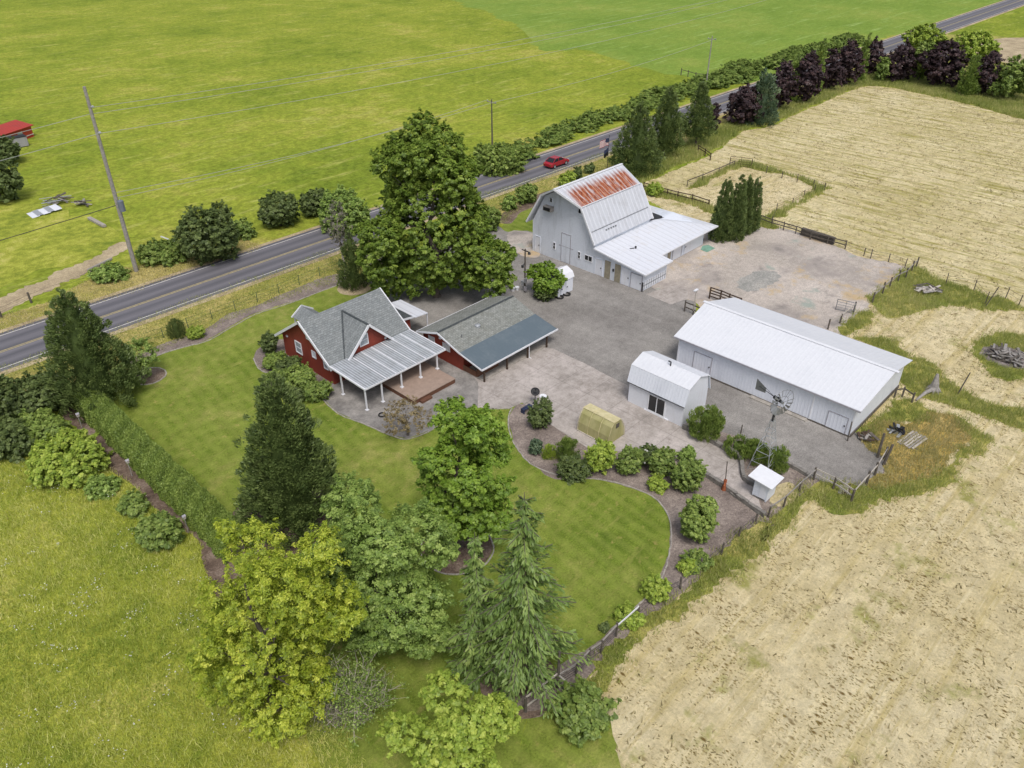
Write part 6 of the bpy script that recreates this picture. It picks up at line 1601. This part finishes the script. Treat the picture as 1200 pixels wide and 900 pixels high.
# red car on the road
def car(px, py, lane_y):
    c = G(px, py); x = c[0]; y = lane_y; z = .055
    cr = thing('red_car', 'red car driving on the road behind the barn', 'car', (x, y, z))
    L, W = 2.25, .88
    prof = [(-L, .42), (-L + .05, .78), (-L + .5, .92), (-1.0, .98), (.85, .98), (1.6, .9), (L - .1, .74), (L, .5), (L - .05, .28), (-L + .05, .28)]
    mb = MB(); mb.prism([(x + a, z + b) for a, b in prof], 'Y', y - W, y + W); mb.build('body', 'car_red', cr, bevel=.09)
    cab = [(-1.75, .95), (-1.05, 1.40), (.25, 1.43), (1.15, .97)]
    mb = MB()
    vs = [(x + a, y - W * (.94 if b < 1.1 else .76), z + b) for a, b in cab] + [(x + a, y + W * (.94 if b < 1.1 else .76), z + b) for a, b in cab]
    mb.add(vs, [(0, 1, 2, 3), (7, 6, 5, 4), (0, 4, 5, 1), (1, 5, 6, 2), (2, 6, 7, 3), (3, 7, 4, 0)]); mb.build('cabin', 'dark_glass', cr, bevel=.05)
    mb = MB(); mb.slab([(x - 1.0, y - .64, z + 1.46), (x + .22, y - .64, z + 1.48), (x + .22, y + .64, z + 1.48), (x - 1.0, y + .64, z + 1.46)], .06)
    for s in (-1, 1):
        mb.bar((x - 1.05, y + s * .68, z + 1.42), (x - 1.72, y + s * .82, z + .98), .07, .06); mb.bar((x + .25, y + s * .68, z + 1.44), (x + 1.12, y + s * .82, z + .98), .07, .06); mb.bar((x - .4, y + s * .7, z + 1.42), (x - .4, y + s * .84, z + .98), .07, .06)
    mb.build('roof', 'car_red', cr)
    for a in (-1.38, 1.38):
        for s in (-1, 1):
            mb = MB(); mb.cyl((x + a, y + s * .66, z + .32), (x + a, y + s * .9, z + .32), .32, .32, 18); w_ = mb.build('wheel', 'rubber', cr)
            mb = MB(); mb.cyl((x + a, y + s * .9, z + .32), (x + a, y + s * .91, z + .32), .2, .2, 12); mb.build('rim', 'galvanised', w_)
    for s in (-1, 1):
        mb = MB(); mb.box(x + L - .16, x + L + .0, y + s * .62 - .18, y + s * .62 + .18, z + .58, z + .72); mb.build('headlight', 'white_trim', cr)
        mb = MB(); mb.box(x - L - .01, x - L + .1, y + s * .62 - .18, y + s * .62 + .18, z + .62, z + .76); mb.build('tail_light', 'rust', cr)
car(647, 193, 80.95)

# ================================================================== DEBRIS
def board_pile(name, label, px, n, L, spread, mats, seed, cat, h=.35, flat=False, ang=None):
    rnd = random.Random(seed); c = G(*px); root = thing(name, label, cat, tuple(c))
    for k in range(n):
        a = rnd.uniform(0, PI) if ang is None else ang + rnd.uniform(-.12, .12)
        l = L * rnd.uniform(.5, 1.0); x = c[0] + rnd.uniform(-spread, spread); y = c[1] + rnd.uniform(-spread, spread); z = .06 + h * rnd.random() * (1 if not flat else .2)
        d = Vector((math.cos(a) * l / 2, math.sin(a) * l / 2, rnd.uniform(-.12, .12) * (0 if flat else 1)))
        mb = MB(); mb.bar(Vector((x, y, z)) - d, Vector((x, y, z)) + d, rnd.uniform(.12, .3), rnd.uniform(.03, .08)); mb.build('board', rnd.choice(mats), root)
    return root
board_pile('scrap_pile', 'heap of grey scrap boards in the pasture left of the tall pole', (68, 238), 22, 2.6, 1.2, ['grey_wood', 'old_wood', 'galvanised'], 2, 'debris pile', .8)
board_pile('scrap_pile', 'smaller heap of grey scrap boards nearest the tall pole', (95, 241), 14, 2.2, .7, ['grey_wood', 'pale_wood', 'old_wood'], 3, 'debris pile', .8)
c = G(50, 250); rs = thing('metal_sheets', 'pale corrugated metal sheets lying in the pasture grass', 'metal sheets', tuple(c)); rnd = random.Random(4)
for k in range(5):
    q = np.array([c[0] - 1.2 + k * .75, c[1] + .2 * (k % 2), .06 + .06 * k]); mb = MB(); mb.slab([tuple(q + np.array(v)) for v in ((-.5, -1.1, 0), (.5, -1.1, .06), (.45, 1.1, .16), (-.5, 1.1, .1))], .02); mb.build('sheet', 'galvanised' if k % 2 else 'white_paint', rs)
c = G(114, 262); mb = MB(); d = G(123, 267); mb.bar((G(105, 257)[0], G(105, 257)[1], .2), (d[0], d[1], .25), .5, .3); single('concrete_beam', mb, 'pale_stone', 'pale beam lying in the grass just left of the tall pole', 'beam', tuple(c))
d0, d1 = G(103, 318), G(131, 305); mb = MB(); mb.bar((d0[0], d0[1], .15), (d1[0], d1[1], .2), .25, .2); single('fallen_log', mb, 'grey_wood', 'grey log lying by the dirt track below the tall pole', 'log', tuple(d0))
board_pile('log_pile', 'heap of grey logs and stones in the green paddock corner', (1086, 342), 20, 2.2, .8, ['grey_wood', 'old_wood', 'pale_wood'], 6, 'debris pile', .6)
c = G(1086, 342); d = G(1072, 341); mb = MB(); mb.cyl((d[0], d[1], .35), (c[0], c[1], .5), .14, .12, 8); single('fallen_log', mb, 'grey_wood', 'thick log sticking left out of the paddock corner heap', 'log', tuple(d))
board_pile('brush_pile', 'grey dead brush heap in the ring of green grass at the right edge', (1178, 418), 60, 1.7, 1.3, ['grey_wood', 'old_wood', 'stone'], 7, 'brush pile', .5)
bs = board_pile('board_stack', 'pale weathered boards lying side by side on the ochre grass', (1069, 517), 0, 1, 1, ['pale_wood'], 8, 'boards')
c = G(1069, 517); dv = G(1081, 508)[:2] - G(1056, 526)[:2]; dv /= np.linalg.norm(dv); nv = np.array([dv[1], -dv[0]])
for k in range(6):
    q = c[:2] + nv * (k - 2.5) * .24; L = 1.25 + .1 * math.sin(k * 2.1); mb = MB(); mb.bar((*(q - dv * L), .10 + .01 * k), (*(q + dv * L), .12), .17, .06); mb.build('board', ['pale_wood', 'grey_wood'][k % 3 == 1], bs)
mb = MB(); mb.bar((*(c[:2] - nv * .9 - dv * .8), .04), (*(c[:2] + nv * .9 - dv * .8), .04), .1, .08); mb.bar((*(c[:2] - nv * .9 + dv * .8), .04), (*(c[:2] + nv * .9 + dv * .8), .04), .1, .08); mb.build('bearer', 'old_wood', bs)
board_pile('scrap_pile', 'dark heap of scrap metal left of the stacked boards', (1050, 507), 18, .9, .45, ['black', 'galvanised', 'dark_metal'], 9, 'debris pile', .5)
board_pile('scrap_pile', 'tangle of dark timber at the near corner of the long shed', (1016, 514), 14, 1.2, .6, ['old_wood', 'brown_wood', 'grey_wood'], 10, 'debris pile', .4)
board_pile('plank_pile', 'pale and brown planks stacked on the gravel inside the bottom yard fence', (990, 573), 9, 1.6, .4, ['pale_wood', 'grey_wood', 'brown_wood'], 12, 'planks', .2, True, .3)
c = G(1093, 458); st = thing('tree_stump', 'grey dead stump with a fallen limb in the ditch grass', 'stump', tuple(c)); x, y = c[0], c[1]
mb = MB(); mb.tube([(x, y, -.1), (x + .05, y, .7), (x + .15, y + .1, 1.7)], [.55, .34, .12], 9)
for k in range(9):
    a = k * .7; mb.tube([(x + .2 * math.cos(a), y + .2 * math.sin(a), .5), (x + .7 * math.cos(a), y + .7 * math.sin(a), 0)], [.16, .08], 6)
mb.build('stump', 'grey_wood', st)
d = G(1073, 470); mb = MB(); mb.tube([(x - .3, y, .3), ((x + d[0]) / 2, (y + d[1]) / 2, .35), (d[0], d[1], .1)], [.2, .16, .1], 8); mb.build('limb', 'grey_wood', st)
c = G(958, 279); pw = thing('pallet_row', 'long dark stack of pallets along the paddock hay edge', 'pallets', tuple(c))
a, b = G(939, 275), G(977, 287)
for k in range(6):
    p0 = a + (b - a) * k / 6; p1 = a + (b - a) * (k + .93) / 6; mb = MB()
    for z in (.1, .3, .5, .7, .9): mb.bar((p0[0], p0[1], z), (p1[0], p1[1], z), .5, .12)
    mb.bar((p0[0], p0[1], .05), (p0[0], p0[1], .96), .5, .1)
    mb.build('pallet', 'old_wood', pw)
c = G(829, 292); mb = MB(); rnd = random.Random(1); 
mb.slab([(c[0] - .9, c[1] - .5, .05), (c[0] + .8, c[1] - .6, .07), (c[0] + 1.0, c[1] + .5, .12), (c[0] + .1, c[1] + .8, .2), (c[0] - .8, c[1] + .5, .06)], .03); single('teal_tarp', mb, 'teal_sheet', 'crumpled teal tarp on the ground at the wing corner', 'tarp', tuple(c))
for (x, y), lab, r in (((890, 329), 'flat teal stain like mat in the middle of the gravel paddock', 2.6),):
    c = G(x, y); sheet('gravel_patch', [(c[0] + r * math.cos(t) * 1.3, c[1] + r * math.sin(t) * .7) for t in np.linspace(0, 2 * PI, 10, endpoint=False)], .026, 'stain', px=False, amp=.3)
for (x, y), lab in (((440, 486), 'dark manhole like round lid on the patio near the porch post'),):
    c = G(448, 487); mb = MB(); mb.torus((c[0], c[1], .1), .3, .06, 16, 6); single('hose_coil', mb, 'black', 'coiled black hose on the patio beside the porch post', 'hose', tuple(c))

# ================================================================== GRASS AND HAY
c_ = POLY
X, Y = scatter(c_['meadow'], 38, [c_['hedge_bed']]); blades('meadow_grass', X, Y, .28, .05, 4, 'blade_meadow', .14, 1.1, label='long meadow grass left of the hedge')
X, Y = scatter(c_['meadow'], .8, [c_['hedge_bed']])
k = (RNG.random(len(X)) < .12) | (np.sin(X * .8 + 1.7 * np.sin(Y * .5)) * np.sin(Y * .7 + np.sin(X * .6)) > .35); X, Y = X[k], Y[k]
n = len(X) * 5; P = np.stack([np.repeat(X, 5) + RNG.normal(0, .25, n), np.repeat(Y, 5) + RNG.normal(0, .25, n), RNG.uniform(.38, .6, n)], 1)
o = fast_mesh('meadow_flowers', leaf_quads(P, unit(np.array([0, 0, 1.]) + rdirs(n) * .4), .075 * RNG.uniform(.6, 1.5, n), .9), 4, 'flower_white', RNG.random(n)); o['kind'] = 'stuff'; o['label'] = 'white meadow flowers'
for nm in ('paddock_corner_grass', 'ditch_grass', 'pit_grass', 'shed_back_grass', 'gate_grass', 'shed_end_grass', 'south_grass', 'boundary_grass'):
    X, Y = scatter(c_[nm], 50, [c_['ash_pit']]); X = X + RNG.normal(0, .25, len(X)); Y = Y + RNG.normal(0, .3, len(Y)); k = (np.sin(X * 1.7 + 2 * np.sin(Y * 1.1)) * np.sin(Y * 1.9 + np.sin(X * 1.3)) > -.35) | (RNG.random(len(X)) < .35); X, Y = X[k], Y[k]; blades(nm.replace('_grass', '') + '_grass_blades', X, Y, .36, .055, 4, 'blade_rough', .14, .6)
for nm in ('corral_grass', 'corral_front_grass', 'tree_row_grass'):
    X, Y = scatter(c_[nm], 14); blades(nm + '_blades', X, Y, .6, .12, 4, 'blade_rough', .2, .5)
X, Y = scatter(c_['ochre_patch'], 45); blades('ochre_grass_blades', X, Y, .3, .055, 4, 'blade_dry', .14, .7)
for nm in ('near_verge', 'far_verge_right', 'far_verge'):
    X, Y = scatter(c_[nm], 22); k = X < 120; blades(nm + '_blades', X[k], Y[k], .17, .07, 3, 'blade_dry' if nm == 'far_verge' else 'blade_rough', .2, .9)
isl = [c_[q] for q in ('paddock_corner_grass', 'ditch_grass', 'pit_grass', 'south_grass', 'ochre_patch', 'paddock_gravel', 'east_yard', 'far_hay_field', 'boundary_grass', 'shrub_bed', 'driveway', 'shed_end_grass', 'corner_lawn', 'lawn')]
X, Y = scatter(c_['hay_field'], 3.5, isl); k = ~((X > 57.6) & (X < 68.8) & (Y > 15.4) & (Y < 33.6)); X, Y = X[k], Y[k]
blades('hay_stubble', X, Y, .22, .11, 4, 'blade_hay', .16, 1.6, z=.01, tn=.34, flat=True, label='cut hay wisps lying on the field')
X, Y = scatter(c_['far_hay_field'], 1.6); blades('far_hay_stubble', X, Y, .3, .22, 4, 'blade_hay', .3, 1.6, z=.012, tn=.3, flat=True)

# ================================================================== CAMERA, LIGHT
cam = bpy.data.cameras.new('camera'); co = bpy.data.objects.new('camera', cam); link(co)
cam.sensor_width = 36; cam.sensor_fit = 'HORIZONTAL'; cam.lens = FOC / 1200 * 36; cam.clip_start = .5; cam.clip_end = 9000
co.location = (0, 0, CAMH); co.rotation_euler = (PI / 2 - PITCH, 0, AZ - PI / 2)
scene.camera = co

SUN_AZ, SUN_EL = math.radians(-124), math.radians(60)   # direction to the sun in the XY plane
sd_ = Vector((math.cos(SUN_AZ) * math.cos(SUN_EL), math.sin(SUN_AZ) * math.cos(SUN_EL), math.sin(SUN_EL)))
sl = bpy.data.lights.new('sun', 'SUN'); sl.energy = 1.5; sl.angle = math.radians(16); sl.color = (1.0, .97, .94)
so = bpy.data.objects.new('sun', sl); link(so); so.location = (0, 0, 120); so.rotation_euler = sd_.to_track_quat('Z', 'Y').to_euler()
w = bpy.data.worlds.new('World'); scene.world = w; w.use_nodes = True
nt = w.node_tree; nt.nodes.clear()
sky = nt.nodes.new('ShaderNodeTexSky'); sky.sky_type = 'NISHITA'; sky.sun_disc = False
sky.sun_elevation = SUN_EL; sky.sun_rotation = PI / 2 - SUN_AZ; sky.dust_density = 4.0; sky.air_density = 1.0; sky.ozone_density = 1.0
hs = nt.nodes.new('ShaderNodeHueSaturation'); hs.inputs['Saturation'].default_value = .62
bg = nt.nodes.new('ShaderNodeBackground'); bg.inputs[1].default_value = .135
ow = nt.nodes.new('ShaderNodeOutputWorld')
nt.links.new(sky.outputs[0], hs.inputs['Color']); nt.links.new(hs.outputs[0], bg.inputs[0]); nt.links.new(bg.outputs[0], ow.inputs[0])
vs_ = scene.view_settings; vs_.view_transform = 'Standard'; vs_.look = 'None'; vs_.gamma = 1; vs_.use_curve_mapping = False; vs_.exposure = .06
scene.cycles.max_bounces = 6; scene.cycles.diffuse_bounces = 4; scene.cycles.transmission_bounces = 4; scene.cycles.transparent_max_bounces = 4
scene.cycles.use_denoising = True
